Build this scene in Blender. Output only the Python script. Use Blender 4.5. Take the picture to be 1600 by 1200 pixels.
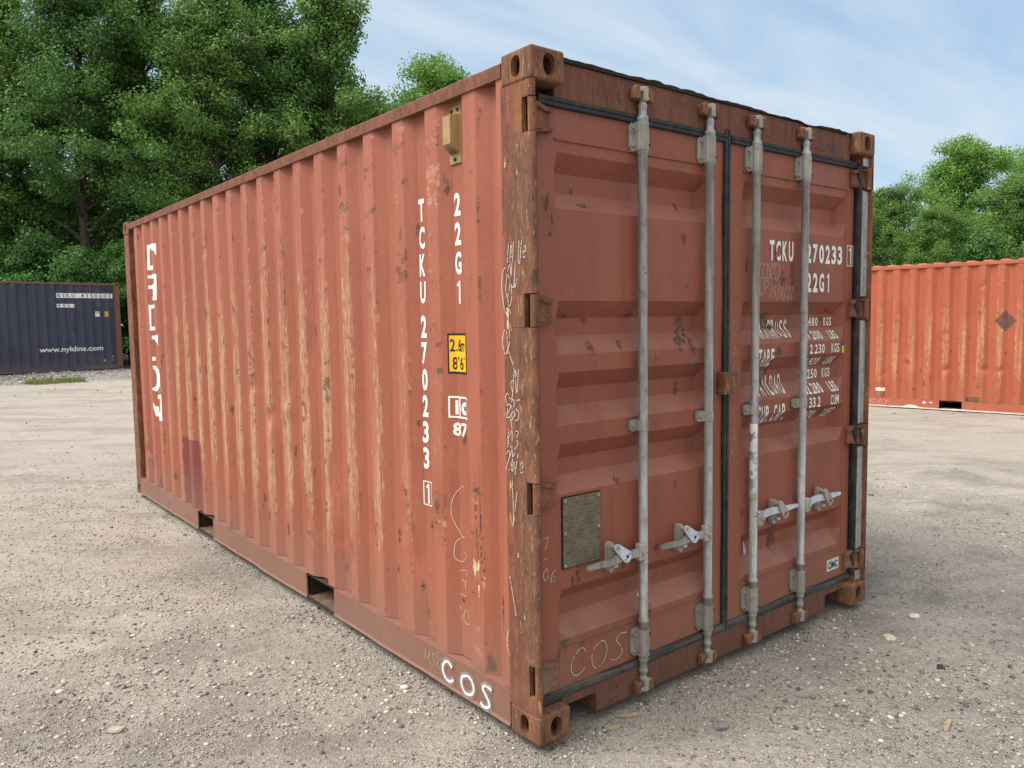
import bpy, bmesh, math, random
import numpy as np
from mathutils import Vector, Matrix, noise as mnoise

# ------------------------------------------------------------------ camera, world, sun, exposure
C = bpy.context.scene.collection
scene = bpy.context.scene
for o in list(bpy.data.objects):
    bpy.data.objects.remove(o)

def look_camera():
    yaw, pitch, roll = 0.6700591364, -0.0809994536, -0.0153066279
    f = Vector((math.cos(pitch)*math.sin(yaw), math.cos(pitch)*math.cos(yaw), math.sin(pitch)))
    r = f.cross(Vector((0, 0, 1))).normalized()
    u = r.cross(f)
    c, s = math.cos(roll), math.sin(roll)
    r2 = c*r + s*u
    u2 = -s*r + c*u
    cd = bpy.data.cameras.new('camera')
    co = bpy.data.objects.new('camera', cd)
    C.objects.link(co)
    m = Matrix((r2, u2, -f)).transposed().to_4x4()
    m.translation = Vector((-1.84694, -2.19568, 1.61908))
    co.matrix_world = m
    cd.sensor_width = 36
    cd.lens = 36*1234.87/1600
    cd.clip_start = 0.05
    cd.clip_end = 2000
    scene.camera = co
look_camera()

SUN_AZ = math.radians(-66)      # direction the light comes from, measured from +y towards +x
SUN_EL = math.radians(54)
SKY_STRENGTH = 0.13
SUN_STRENGTH = 3.3
EXPOSURE = 0.55

def make_world():
    w = bpy.data.worlds.new('World')
    scene.world = w
    w.use_nodes = True
    nt = w.node_tree
    n, l = nt.nodes, nt.links
    n.clear()
    out = n.new('ShaderNodeOutputWorld')
    bg = n.new('ShaderNodeBackground')
    bg.inputs['Strength'].default_value = SKY_STRENGTH
    sky = n.new('ShaderNodeTexSky')
    sky.sky_type = 'NISHITA'
    sky.sun_disc = False
    sky.sun_elevation = SUN_EL
    sky.sun_rotation = SUN_AZ
    sky.air_density = 1.0
    sky.dust_density = 1.0
    sky.ozone_density = 1.0
    tc = n.new('ShaderNodeTexCoord')
    sep = n.new('ShaderNodeSeparateXYZ')
    l.new(tc.outputs['Generated'], sep.inputs[0])
    ad = n.new('ShaderNodeMath'); ad.operation = 'ADD'; ad.inputs[1].default_value = 0.22
    mx = n.new('ShaderNodeMath'); mx.operation = 'MAXIMUM'; mx.inputs[1].default_value = 0.05
    l.new(sep.outputs['Z'], ad.inputs[0]); l.new(ad.outputs[0], mx.inputs[0])
    dx = n.new('ShaderNodeMath'); dx.operation = 'DIVIDE'
    dy = n.new('ShaderNodeMath'); dy.operation = 'DIVIDE'
    l.new(sep.outputs['X'], dx.inputs[0]); l.new(mx.outputs[0], dx.inputs[1])
    l.new(sep.outputs['Y'], dy.inputs[0]); l.new(mx.outputs[0], dy.inputs[1])
    cb = n.new('ShaderNodeCombineXYZ')
    l.new(dx.outputs[0], cb.inputs[0]); l.new(dy.outputs[0], cb.inputs[1])
    mp = n.new('ShaderNodeMapping')
    mp.inputs['Rotation'].default_value = (0, 0, math.radians(28))
    mp.inputs['Scale'].default_value = (0.9, 2.6, 1)
    mp.inputs['Location'].default_value = (3.1, 0.4, 0)
    l.new(cb.outputs[0], mp.inputs[0])
    nz = n.new('ShaderNodeTexNoise')
    nz.inputs['Scale'].default_value = 1.5
    nz.inputs['Detail'].default_value = 9
    nz.inputs['Roughness'].default_value = 0.55
    nz.inputs['Distortion'].default_value = 0.5
    l.new(mp.outputs[0], nz.inputs[0])
    rp = n.new('ShaderNodeValToRGB')
    rp.color_ramp.elements[0].position = 0.32
    rp.color_ramp.elements[0].color = (0.20, 0.20, 0.20, 1)
    rp.color_ramp.elements[1].position = 0.74
    rp.color_ramp.elements[1].color = (1, 1, 1, 1)
    l.new(nz.outputs['Fac'], rp.inputs[0])
    # thin high haze over the clear sky, then the clouds
    hz = n.new('ShaderNodeMix'); hz.data_type = 'RGBA'; hz.inputs[0].default_value = 0.65
    l.new(sky.outputs[0], hz.inputs[6]); hz.inputs[7].default_value = (1.85, 2.9, 4.25, 1)
    # unseen bright cloud bank added overhead and behind the viewer to light doors and ground
    dt = n.new('ShaderNodeVectorMath'); dt.operation = 'DOT_PRODUCT'
    l.new(tc.outputs['Generated'], dt.inputs[0]); dt.inputs[1].default_value = (-0.30, -0.40, 0.86)
    bk = n.new('ShaderNodeMapRange'); bk.interpolation_type = 'SMOOTHSTEP'
    bk.inputs['From Min'].default_value = 0.12; bk.inputs['From Max'].default_value = 0.9
    l.new(dt.outputs['Value'], bk.inputs['Value'])
    cc = n.new('ShaderNodeMix'); cc.data_type = 'RGBA'
    l.new(bk.outputs[0], cc.inputs[0])
    cc.inputs[6].default_value = (3.7, 4.25, 4.75, 1); cc.inputs[7].default_value = (7.6, 7.5, 7.2, 1)
    fm = n.new('ShaderNodeMath'); fm.operation = 'MAXIMUM'
    l.new(rp.outputs[0], fm.inputs[0]); l.new(bk.outputs[0], fm.inputs[1])
    mix = n.new('ShaderNodeMix'); mix.data_type = 'RGBA'
    l.new(fm.outputs[0], mix.inputs[0])
    l.new(hz.outputs[2], mix.inputs[6])
    l.new(cc.outputs[2], mix.inputs[7])
    l.new(mix.outputs[2], bg.inputs['Color'])
    l.new(bg.outputs[0], out.inputs[0])
make_world()

def make_sun():
    ld = bpy.data.lights.new('sun', 'SUN')
    ld.energy = SUN_STRENGTH
    ld.angle = math.radians(44)
    ld.color = (1.0, 0.95, 0.87)
    so = bpy.data.objects.new('sun', ld)
    C.objects.link(so)
    d = Vector((math.sin(SUN_AZ)*math.cos(SUN_EL), math.cos(SUN_AZ)*math.cos(SUN_EL), math.sin(SUN_EL)))
    so.rotation_euler = d.to_track_quat('Z', 'Y').to_euler()
    so.location = d*60
make_sun()

scene.view_settings.view_transform = 'Standard'
scene.view_settings.look = 'None'
scene.view_settings.exposure = EXPOSURE
scene.view_settings.gamma = 1
scene.render.engine = 'CYCLES'
scene.cycles.max_bounces = 6
scene.cycles.transparent_max_bounces = 12
scene.cycles.use_denoising = True
scene.cycles.sample_clamp_indirect = 4

# ------------------------------------------------------------------ node helpers
class NT:
    def __init__(self, name):
        self.m = bpy.data.materials.new(name)
        self.m.use_nodes = True
        self.nt = self.m.node_tree
        self.nt.nodes.clear()
        self.out = self.nt.nodes.new('ShaderNodeOutputMaterial')
        self.b = self.nt.nodes.new('ShaderNodeBsdfPrincipled')
        self.nt.links.new(self.b.outputs[0], self.out.inputs[0])
        self.tc = self.nt.nodes.new('ShaderNodeTexCoord')
        s = self.nt.nodes.new('ShaderNodeSeparateXYZ')
        self.nt.links.new(self.tc.outputs['Object'], s.inputs[0])
        self.x, self.y, self.z = s.outputs
        self.co = self.tc.outputs['Object']
    def link(self, a, b):
        self.nt.links.new(a, b)
    def put(self, sock, v):
        if hasattr(v, 'is_linked') or isinstance(v, bpy.types.NodeSocket):
            self.nt.links.new(v, sock)
        elif isinstance(v, (tuple, list)):
            sock.default_value = tuple(v) + ((1,) if len(v) == 3 and len(sock.default_value) == 4 else ())
        else:
            sock.default_value = v
    def math(self, op, a, b=0.5, clamp=False):
        n = self.nt.nodes.new('ShaderNodeMath'); n.operation = op; n.use_clamp = clamp
        self.put(n.inputs[0], a); self.put(n.inputs[1], b)
        return n.outputs[0]
    def mul(self, a, b): return self.math('MULTIPLY', a, b)
    def smooth(self, v, a, b, lo=0.0, hi=1.0):
        n = self.nt.nodes.new('ShaderNodeMapRange'); n.interpolation_type = 'SMOOTHSTEP'
        if a > b: a, b, lo, hi = b, a, hi, lo
        self.put(n.inputs['Value'], v)
        n.inputs['From Min'].default_value = a; n.inputs['From Max'].default_value = b
        n.inputs['To Min'].default_value = lo; n.inputs['To Max'].default_value = hi
        return n.outputs[0]
    def noise(self, scale, detail=4, rough=0.55, vec=None, dist=0.0, stretch=None, off=(0, 0, 0), col=False, rot=0.0):
        v = vec or self.co
        if rot:
            m0 = self.nt.nodes.new('ShaderNodeMapping'); m0.inputs['Rotation'].default_value = (0, 0, rot)
            self.link(v, m0.inputs[0]); v = m0.outputs[0]
        if stretch or off != (0, 0, 0):
            mp = self.nt.nodes.new('ShaderNodeMapping')
            mp.inputs['Scale'].default_value = stretch or (1, 1, 1)
            mp.inputs['Location'].default_value = off
            self.link(v, mp.inputs[0]); v = mp.outputs[0]
        n = self.nt.nodes.new('ShaderNodeTexNoise')
        n.inputs['Scale'].default_value = scale
        n.inputs['Detail'].default_value = detail
        n.inputs['Roughness'].default_value = rough
        n.inputs['Distortion'].default_value = dist
        self.link(v, n.inputs['Vector'])
        return n.outputs['Color' if col else 'Fac']
    def voro(self, scale, feature='F1', stretch=None, out='Distance', rnd=1.0):
        v = self.co
        if stretch:
            mp = self.nt.nodes.new('ShaderNodeMapping')
            mp.inputs['Scale'].default_value = stretch
            self.link(v, mp.inputs[0]); v = mp.outputs[0]
        n = self.nt.nodes.new('ShaderNodeTexVoronoi')
        n.feature = feature
        n.inputs['Scale'].default_value = scale
        n.inputs['Randomness'].default_value = rnd
        self.link(v, n.inputs['Vector'])
        return n.outputs[out]
    def mix(self, f, a, b, mode='MIX'):
        n = self.nt.nodes.new('ShaderNodeMix'); n.data_type = 'RGBA'; n.blend_type = mode
        self.put(n.inputs[0], f); self.put(n.inputs[6], a); self.put(n.inputs[7], b)
        return n.outputs[2]
    def ramp(self, f, stops, interp='LINEAR'):
        n = self.nt.nodes.new('ShaderNodeValToRGB')
        cr = n.color_ramp; cr.interpolation = interp
        while len(cr.elements) < len(stops): cr.elements.new(0.5)
        for e, (p, c) in zip(cr.elements, stops):
            e.position = p; e.color = tuple(c) + (1,)
        self.put(n.inputs[0], f)
        return n.outputs[0]
    def bump(self, h, strength=0.3, dist=0.01):
        n = self.nt.nodes.new('ShaderNodeBump')
        n.inputs['Strength'].default_value = strength
        n.inputs['Distance'].default_value = dist
        self.put(n.inputs['Height'], h)
        self.link(n.outputs[0], self.b.inputs['Normal'])
    def fin(self, col, rough=0.6, metal=0.0, spec=0.4):
        self.put(self.b.inputs['Base Color'], col)
        self.put(self.b.inputs['Roughness'], rough)
        self.put(self.b.inputs['Metallic'], metal)
        self.b.inputs['Specular IOR Level'].default_value = spec
        return self.m

M = {}
# -- weathered container paint ------------------------------------------------
def container_paint(name, base, faded, scuff=None, crest=0.014, scuff_y=(1.2, 4.6), scuff_amt=1.0, rust_amt=1.0,
                    patch=None, dust=0.5, zstretch=True, scuff2=(0.42, 0.235, 0.10)):
    t = NT(name)
    big = t.noise(1.3, 4, 0.6)
    streak = t.noise(1.0, 5, 0.6, stretch=(22, 22, 0.7))
    col = t.mix(t.smooth(big, 0.3, 0.7), base, faded)
    col = t.mix(t.smooth(streak, 0.45, 0.75, 0, 0.36), col, tuple(c*0.62 for c in base))
    fine = t.noise(55, 3, 0.6, stretch=(1, 1, 0.5))
    col = t.mix(t.smooth(fine, 0.35, 0.75, 0, 0.16), col, tuple(min(1, c*1.4+0.012) for c in faded))
    # rust spots with dark vertical drips
    sp = t.noise(11, 4, 0.62, stretch=(1, 1, 0.42), off=(3, 1, 7))
    sp2 = t.noise(2.2, 2, 0.5, off=(9, 2, 4))
    lowz = t.smooth(t.z, 1.7, 0.2, 0, 0.05)
    mask = t.math('ADD', t.math('ADD', sp, t.mul(t.math('SUBTRACT', sp2, 0.5), 0.22)), lowz)
    rust = t.smooth(mask, 0.715 - 0.02*rust_amt, 0.76 - 0.02*rust_amt)
    halo = t.smooth(mask, 0.66 - 0.02*rust_amt, 0.76 - 0.02*rust_amt, 0, 0.5)
    col = t.mix(halo, col, (0.17, 0.065, 0.035))
    col = t.mix(t.mul(rust, 0.85), col, (0.075, 0.043, 0.028))
    # long thin scratches
    scr = t.noise(1.0, 3, 0.5, stretch=(70, 70, 2.2), off=(5, 5, 2))
    col = t.mix(t.mul(t.smooth(scr, 0.71, 0.75), 0.6), col, (0.12, 0.055, 0.03))
    if scuff and crest < .02:
        cr_ = t.mul(t.smooth(t.x, 0.0125, 0.0090), t.smooth(t.noise(1.0, 4, 0.6, stretch=(1, 9, 1.2)), 0.25, 0.7))
        col = t.mix(t.mul(cr_, 0.42), col, tuple(min(1, c*1.22+.006) for c in faded))
    if scuff:
        cm = t.smooth(t.x, crest+0.006, crest)
        ym = t.mul(t.smooth(t.y, scuff_y[0]-.9, scuff_y[0]+.5), t.smooth(t.y, scuff_y[1]+1.0, scuff_y[1]-.4))
        ym = t.math('ADD', t.mul(ym, 0.145), 0.0)
        zm = t.mul(t.smooth(t.z, 0.25, 0.75), t.smooth(t.z, 2.45, 1.3))
        a = t.noise(1.0, 8, 0.80, stretch=(1, 95, 13), off=(0, 2, 0))
        b2 = t.noise(1.0, 3, 0.6, stretch=(1, 22, 1.0), off=(0, 7, 3))
        v = t.math('ADD', t.math('ADD', a, t.mul(t.math('SUBTRACT', b2, 0.5), 0.45)),
                   t.mul(t.math('ADD', ym, t.mul(zm, 0.13)), scuff_amt))
        s1 = t.mul(t.smooth(v, 0.765, 0.785), cm)
        s2 = t.mul(t.smooth(v, 0.84, 0.87), cm)
        s3 = t.mul(t.smooth(v, 0.715, 0.745), cm)
        col = t.mix(t.mul(s3, 0.30), col, (0.36, 0.17, 0.11))
        hue = t.noise(18, 3, 0.6, stretch=(1, 2, 0.5), off=(2, 2, 2))
        col = t.mix(t.mul(s1, 0.75), col, t.mix(t.smooth(hue, 0.42, 0.6), (0.36, 0.24, 0.14), scuff))
        col = t.mix(t.mul(s2, 0.7), col, scuff2)
    if zstretch and crest < .02:
        # chipped paint in dashes along the bends of the sheet
        em = t.mul(t.smooth(t.x, 0.0075, 0.0095), t.smooth(t.x, 0.0170, 0.0125))
        en = t.noise(1.0, 6, 0.75, stretch=(1, 5, 9), off=(0, 3, 5))
        col = t.mix(t.mul(t.mul(t.smooth(en, 0.565, 0.60), em), 0.8), col, (0.085, 0.048, 0.030))
        e2 = t.noise(1.0, 6, 0.75, stretch=(1, 4, 7), off=(0, 9, 1))
        col = t.mix(t.mul(t.mul(t.smooth(e2, 0.58, 0.62), em), 0.7), col, (0.45, 0.27, 0.17))
    if patch:
        y0, y1, z0, z1, pc = patch
        wob = t.mul(t.math('SUBTRACT', t.noise(9, 2), 0.5), 0.06)
        yy = t.math('ADD', t.y, wob); zz = t.math('ADD', t.z, wob)
        m = t.mul(t.mul(t.smooth(yy, y0-.006, y0+.006), t.smooth(yy, y1+.006, y1-.006)),
                  t.mul(t.smooth(zz, z0-.02, z0+.02), t.smooth(zz, z1+.006, z1-.006)))
        col = t.mix(t.mul(m, 0.78), col, pc)
    # dust thrown up from the yard
    dn = t.noise(6, 4, 0.6, stretch=(1, 1, 0.6))
    dm = t.math('MULTIPLY', t.smooth(t.math('ADD', t.z, t.mul(dn, 0.35)), 0.75, 0.2), dust)
    col = t.mix(dm, col, (0.24, 0.165, 0.12))
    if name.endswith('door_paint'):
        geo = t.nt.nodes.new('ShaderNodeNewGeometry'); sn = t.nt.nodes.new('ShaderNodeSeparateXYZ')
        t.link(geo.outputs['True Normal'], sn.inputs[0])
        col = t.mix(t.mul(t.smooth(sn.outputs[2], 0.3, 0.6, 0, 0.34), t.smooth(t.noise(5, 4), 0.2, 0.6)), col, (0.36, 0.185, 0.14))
    h = t.math('ADD', t.mul(rust, -0.6), t.mul(fine, 0.25))
    t.bump(t.math('ADD', h, t.mul(t.noise(4, 3), 0.6)), 0.35, 0.004)
    t.fin(col, t.smooth(rust, 0, 1, 0.52, 0.85), 0, 0.35)
    return t.m

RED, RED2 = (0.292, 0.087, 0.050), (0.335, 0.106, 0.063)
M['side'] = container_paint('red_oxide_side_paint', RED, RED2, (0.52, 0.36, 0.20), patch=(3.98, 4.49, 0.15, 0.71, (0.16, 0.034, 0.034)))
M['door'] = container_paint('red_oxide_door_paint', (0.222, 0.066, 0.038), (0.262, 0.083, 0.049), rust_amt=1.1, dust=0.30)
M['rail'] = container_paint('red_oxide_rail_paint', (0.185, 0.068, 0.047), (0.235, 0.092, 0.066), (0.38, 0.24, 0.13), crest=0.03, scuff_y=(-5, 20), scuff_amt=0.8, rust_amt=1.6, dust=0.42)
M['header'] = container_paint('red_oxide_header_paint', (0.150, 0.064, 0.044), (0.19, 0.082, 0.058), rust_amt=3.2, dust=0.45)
M['navy'] = container_paint('navy_paint', (0.030, 0.035, 0.062), (0.045, 0.048, 0.075), (0.10, 0.09, 0.10), scuff_y=(-5, 20), scuff_amt=0.3, rust_amt=1.0, dust=0.2, scuff2=(0.20, 0.08, 0.04))
M['orange'] = container_paint('orange_red_paint', (0.345, 0.080, 0.038), (0.385, 0.100, 0.050), (0.55, 0.30, 0.12), scuff_y=(-5, 20), scuff_amt=0.95, rust_amt=0.6, dust=0.15, scuff2=(0.60, 0.30, 0.08))

def rust_mat(name, amt, paint=(0.25, 0.085, 0.055), grad=None):
    t = NT(name)
    a = t.noise(1.0, 8, 0.72, stretch=(24, 24, 9.0), dist=0.6)
    b = t.noise(1.0, 6, 0.70, stretch=(75, 75, 17), off=(4, 4, 4), dist=0.8)
    c = t.noise(7, 5, 0.65, stretch=(1, 1, 0.45), off=(1, 8, 2))
    d = t.noise(150, 3, 0.7)
    rust = t.ramp(a, [(0.28, (0.070, 0.038, 0.026)), (0.42, (0.135, 0.062, 0.038)), (0.55, (0.19, 0.085, 0.050)), (0.70, (0.28, 0.118, 0.060))])
    rust = t.mix(t.smooth(c, 0.50, 0.66, 0, 0.75), rust, (0.30, 0.125, 0.048))
    rust = t.mix(t.smooth(b, 0.605, 0.63, 0, 0.85), rust, (0.44, 0.30, 0.16))
    rust = t.mix(t.smooth(b, 0.405, 0.375, 0, 0.8), rust, (0.045, 0.030, 0.023))
    rust = t.mix(t.smooth(d, 0.45, 0.75, 0, 0.5), rust, (0.06, 0.038, 0.026))
    lvl = t.math('ADD', t.math('ADD', t.mul(a, 0.38), t.mul(c, 0.30)), t.mul(b, 0.32))
    if grad is None:
        thr = amt
        pm = t.smooth(lvl, thr, thr+0.05)
    else:
        g = t.smooth(t.y, grad[0], grad[1], 0, grad[2])
        pm = t.smooth(t.math('ADD', lvl, g), amt, amt+0.05)
    pc = t.mix(t.smooth(t.noise(1, 4, 0.6, stretch=(30, 30, 1.5)), 0.4, 0.7), paint, tuple(k*0.7 for k in paint))
    col = t.mix(pm, rust, pc)
    h = t.math('ADD', t.mul(a, 1.0), t.mul(pm, 0.5))
    t.bump(t.math('ADD', h, t.mul(b, 0.4)), 0.55, 0.006)
    return t.fin(col, 0.85, 0, 0.25)
M['rust'] = rust_mat('rusted_corner_steel', 0.60, (0.22, 0.085, 0.055))
M['post'] = rust_mat('scraped_post_steel', 0.592, (0.255, 0.088, 0.056), grad=(0.060, 0.125, 0.108))
M['grimy'] = rust_mat('grimy_sill_paint', 0.475, (0.165, 0.074, 0.054))
M['rust_navy'] = rust_mat('rusted_navy_steel', 0.54, (0.06, 0.05, 0.06))
M['rust_bare'] = rust_mat('rusted_forging', 0.56, (0.20, 0.085, 0.06))
M['hinge'] = rust_mat('rust_flecked_hinge_paint', 0.47, (0.23, 0.085, 0.056))
M['rust_far'] = rust_mat('rust_stained_rear_post', 0.53, (0.30, 0.12, 0.075))

def galv(name, base=(0.26, 0.26, 0.255), hi=(0.42, 0.42, 0.415), dirt=(0.17, 0.145, 0.12), rough=0.55, dirt_low=True, metal=0.25):
    t = NT(name)
    a = t.noise(1.0, 5, 0.65, stretch=(40, 40, 3))
    b = t.noise(28, 4, 0.6)
    col = t.mix(t.smooth(a, 0.38, 0.62), base, hi)
    col = t.mix(t.smooth(b, 0.5, 0.72, 0, 0.55), col, dirt)
    col = t.mix(t.smooth(t.noise(34, 3, 0.6, off=(3, 3, 3)), 0.70, 0.74), col, (0.12, 0.055, 0.03))
    if dirt_low:
        col = t.mix(t.smooth(t.z, 0.5, 0.1, 0, 0.45), col, (0.25, 0.21, 0.17))
    t.bump(b, 0.3, 0.002)
    return t.fin(col, rough, metal, 0.4)
M['galv'] = galv('dull_galvanised_steel')
M['galv_brk'] = galv('painted_grey_bracket', (0.25, 0.24, 0.22), (0.37, 0.355, 0.33), (0.16, 0.125, 0.095))
M['galv_warm'] = galv('dusty_bracket_steel', (0.29, 0.26, 0.225), (0.38, 0.345, 0.305), (0.18, 0.135, 0.10), metal=0.0)
M['zinc'] = galv('bright_zinc_plate', (0.44, 0.52, 0.64), (0.58, 0.66, 0.76), (0.33, 0.36, 0.42), 0.4, False)
M['channel'] = galv('bare_channel_steel', (0.27, 0.27, 0.27), (0.40, 0.40, 0.40), (0.14, 0.11, 0.09))
M['dark_handle'] = galv('dark_grip_steel', (0.20, 0.21, 0.205), (0.30, 0.31, 0.30), (0.12, 0.11, 0.10))

def rubber():
    t = NT('perished_black_rubber')
    a = t.noise(30, 5, 0.65, stretch=(1, 1, 0.6))
    col = t.mix(t.smooth(a, 0.35, 0.75), (0.014, 0.015, 0.017), (0.045, 0.046, 0.048))
    low = t.smooth(t.math('ADD', t.z, t.mul(t.noise(9, 3), 0.2)), 0.42, 0.2, 0, 0.65)
    col = t.mix(low, col, t.mix(t.smooth(t.noise(26, 5, 0.65, stretch=(0.22, 1, 1.6)), 0.40, 0.66), (0.035, 0.032, 0.027), (0.15, 0.128, 0.10)))
    t.bump(a, 0.25, 0.004)
    return t.fin(col, 0.6, 0, 0.3)
M['rubber'] = rubber()

def plain(name, col, rough=0.7, var=0.25, scale=30, metal=0.0):
    t = NT(name)
    n = t.noise(scale, 4, 0.6)
    c = t.mix(t.smooth(n, 0.3, 0.75), tuple(k*(1-var) for k in col), tuple(min(1, k*(1+var*0.4)) for k in col))
    t.bump(n, 0.2, 0.003)
    return t.fin(c, rough, metal, 0.35)
M['dark'] = plain('dark_interior', (0.012, 0.010, 0.009), 0.9)
M['dusty'] = plain('dusty_rusted_plate', (0.17, 0.115, 0.070), 0.9, 0.5, 18)
M['pocket'] = plain('dark_rusted_pocket', (0.045, 0.028, 0.018), 0.9, 0.4, 18)
M['vent'] = plain('tan_vent_plastic', (0.36, 0.25, 0.115), 0.55, 0.2, 12)
M['vent_dark'] = plain('dark_vent_plastic', (0.012, 0.03, 0.035), 0.5)
M['bolt'] = plain('dark_bolt_steel', (0.035, 0.026, 0.02), 0.7)
M['yellow'] = plain('yellow_sticker_vinyl', (0.78, 0.43, 0.015), 0.45, 0.1, 20)
M['black'] = plain('black_sticker_ink', (0.012, 0.012, 0.012), 0.5)
M['cream'] = plain('cream_sticker_vinyl', (0.62, 0.56, 0.42), 0.5, 0.2, 40)
M['blue'] = plain('blue_sticker_ink', (0.03, 0.07, 0.22), 0.5, 0.2)
M['wood'] = plain('splintered_pale_wood', (0.42, 0.31, 0.18), 0.85, 0.35, 25)
M['pale_stone'] = plain('pale_flat_stone', (0.60, 0.52, 0.42), 0.85, 0.2, 20)
M['tan_stone'] = plain('tan_stone', (0.42, 0.36, 0.29), 0.85, 0.3, 20)
M['grey_stone'] = plain('grey_stone', (0.22, 0.215, 0.22), 0.85, 0.4, 25)
M['dark_stone'] = plain('dark_grey_stone', (0.06, 0.058, 0.056), 0.85, 0.4, 25)
M['sheeting'] = plain('pale_plastic_sheeting', (0.50, 0.46, 0.41), 0.7, 0.2, 15)
M['ghost'] = plain('faded_placard_mark', (0.155, 0.07, 0.055), 0.7, 0.3, 20)

def plate_mat():
    t = NT('stamped_plate_metal')
    rows = t.math('FRACT', t.mul(t.z, 62))
    rowm = t.mul(t.smooth(rows, 0.25, 0.45), t.smooth(rows, 0.95, 0.8))
    txt = t.mul(rowm, t.smooth(t.noise(1, 2, 0.5, stretch=(150, 1, 62)), 0.48, 0.56))
    g = t.noise(22, 5, 0.65)
    col = t.mix(t.smooth(g, 0.3, 0.7), (0.125, 0.105, 0.065), (0.19, 0.165, 0.11))
    col = t.mix(t.mul(txt, 0.55), col, (0.06, 0.05, 0.032))
    col = t.mix(t.smooth(t.noise(45, 3, 0.7, off=(1, 1, 1)), 0.60, 0.68, 0, 0.8), col, (0.15, 0.06, 0.03))
    t.bump(t.math('ADD', g, t.mul(txt, 0.4)), 0.35, 0.002)
    return t.fin(col, 0.55, 0.3, 0.4)
M['plate'] = plate_mat()

def marking(name, col, wear=0.70, alpha=1.0, scale=26):
    t = NT(name)
    n = t.noise(scale, 4, 0.65)
    tr = t.nt.nodes.new('ShaderNodeBsdfTransparent')
    ms = t.nt.nodes.new('ShaderNodeMixShader')
    t.fin(t.mix(t.smooth(t.noise(70, 3), 0.35, 0.7), tuple(k*0.86 for k in col), col), 0.6)
    f = t.smooth(n, wear, wear-0.05, 0, alpha)
    t.link(f, ms.inputs[0]); t.link(tr.outputs[0], ms.inputs[1]); t.link(t.b.outputs[0], ms.inputs[2])
    t.link(ms.outputs[0], t.out.inputs[0])
    return t.m
M['white'] = marking('white_stencil_paint', (0.78, 0.77, 0.73), 0.74)
M['white_worn'] = marking('worn_white_stencil_paint', (0.72, 0.68, 0.58), 0.62, 1.0, 20)
M['chalk'] = marking('white_chalk', (0.62, 0.52, 0.45), 0.60, 0.85, 60)
M['chalk_faint'] = marking('faint_chalk', (0.52, 0.40, 0.33), 0.58, 0.6, 60)
M['spray'] = marking('white_spray_paint', (0.80, 0.83, 0.87), 0.68, 0.95, 40)
M['overspray'] = marking('white_overspray', (0.75, 0.76, 0.77), 0.55, 0.30, 170)
M['inkblack'] = marking('black_stencil_paint', (0.015, 0.017, 0.02), 0.72)
M['tanpaint'] = marking('bare_tan_scrape', (0.66, 0.50, 0.30), 0.60, 0.95, 30)

def leaf_mat(name, a, b, c):
    t = NT(name)
    geo = t.nt.nodes.new('ShaderNodeNewGeometry')
    rnd = geo.outputs['Random Per Island']
    cl = t.noise(0.55, 2, 0.5)
    col = t.mix(t.smooth(cl, 0.35, 0.65), a, b)
    col = t.mix(t.smooth(rnd, 0.0, 1.0, 0, 0.75), col, c)
    t.fin(col, 0.5, 0, 0.28)
    tl = t.nt.nodes.new('ShaderNodeBsdfTranslucent')
    t.link(t.mix(0.5, col, (0.16, 0.27, 0.03)), tl.inputs[0])
    ms = t.nt.nodes.new('ShaderNodeMixShader'); ms.inputs[0].default_value = 0.26
    t.link(t.b.outputs[0], ms.inputs[1]); t.link(tl.outputs[0], ms.inputs[2])
    t.link(ms.outputs[0], t.out.inputs[0])
    return t.m
M['leaf'] = leaf_mat('maple_leaves', (0.056, 0.152, 0.030), (0.104, 0.230, 0.043), (0.19, 0.30, 0.078))
M['leaf_light'] = leaf_mat('light_green_leaves', (0.125, 0.29, 0.045), (0.18, 0.36, 0.065), (0.20, 0.36, 0.09))
M['leaf_dark'] = leaf_mat('dark_green_leaves', (0.042, 0.130, 0.030), (0.072, 0.190, 0.041), (0.10, 0.215, 0.056))
M['bark'] = plain('grey_brown_bark', (0.075, 0.06, 0.047), 0.9, 0.5, 9)
M['grass'] = leaf_mat('yard_grass', (0.14, 0.20, 0.045), (0.18, 0.235, 0.06), (0.24, 0.25, 0.10))

# ------------------------------------------------------------------ mesh helpers
def link(name, me, mat, parent=None, label=None, smooth=False):
    if mat is not None and not me.materials:
        me.materials.append(mat)
    if smooth:
        me.polygons.foreach_set('use_smooth', [True]*len(me.polygons))
    o = bpy.data.objects.new(name, me)
    C.objects.link(o)
    if parent: o.parent = parent
    if label: o['label'] = label
    return o
APART = {'rivet', 'vent_bolt', 'bracket_hole', 'tongue_hole', 'end_rail', 'post_channel', 'handle_catch_'}
def from_bm(name, bm, mat, parent=None, label=None, smooth=False):
    bmesh.ops.recalc_face_normals(bm, faces=bm.faces)
    if name in APART:                       # each loose piece becomes an object of its own
        bm.verts.ensure_lookup_table(); seen = set(); last = None
        for v0 in bm.verts:
            if v0 in seen: continue
            stack, isl = [v0], []
            seen.add(v0)
            while stack:
                v = stack.pop(); isl.append(v)
                for e_ in v.link_edges:
                    w = e_.other_vert(v)
                    if w not in seen: seen.add(w); stack.append(w)
            ix = {v: i for i, v in enumerate(isl)}
            fs = {f for v in isl for f in v.link_faces}
            last = from_py(name, [v.co[:] for v in isl], [[ix[v] for v in f.verts] for f in fs], mat, parent, label, smooth)
        bm.free()
        return last
    me = bpy.data.meshes.new(name); bm.to_mesh(me); bm.free()
    return link(name, me, mat, parent, label, smooth)
def from_py(name, v, f, mat, parent=None, label=None, smooth=False):
    me = bpy.data.meshes.new(name); me.from_pydata(v, [], f); me.update()
    return link(name, me, mat, parent, label, smooth)
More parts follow.
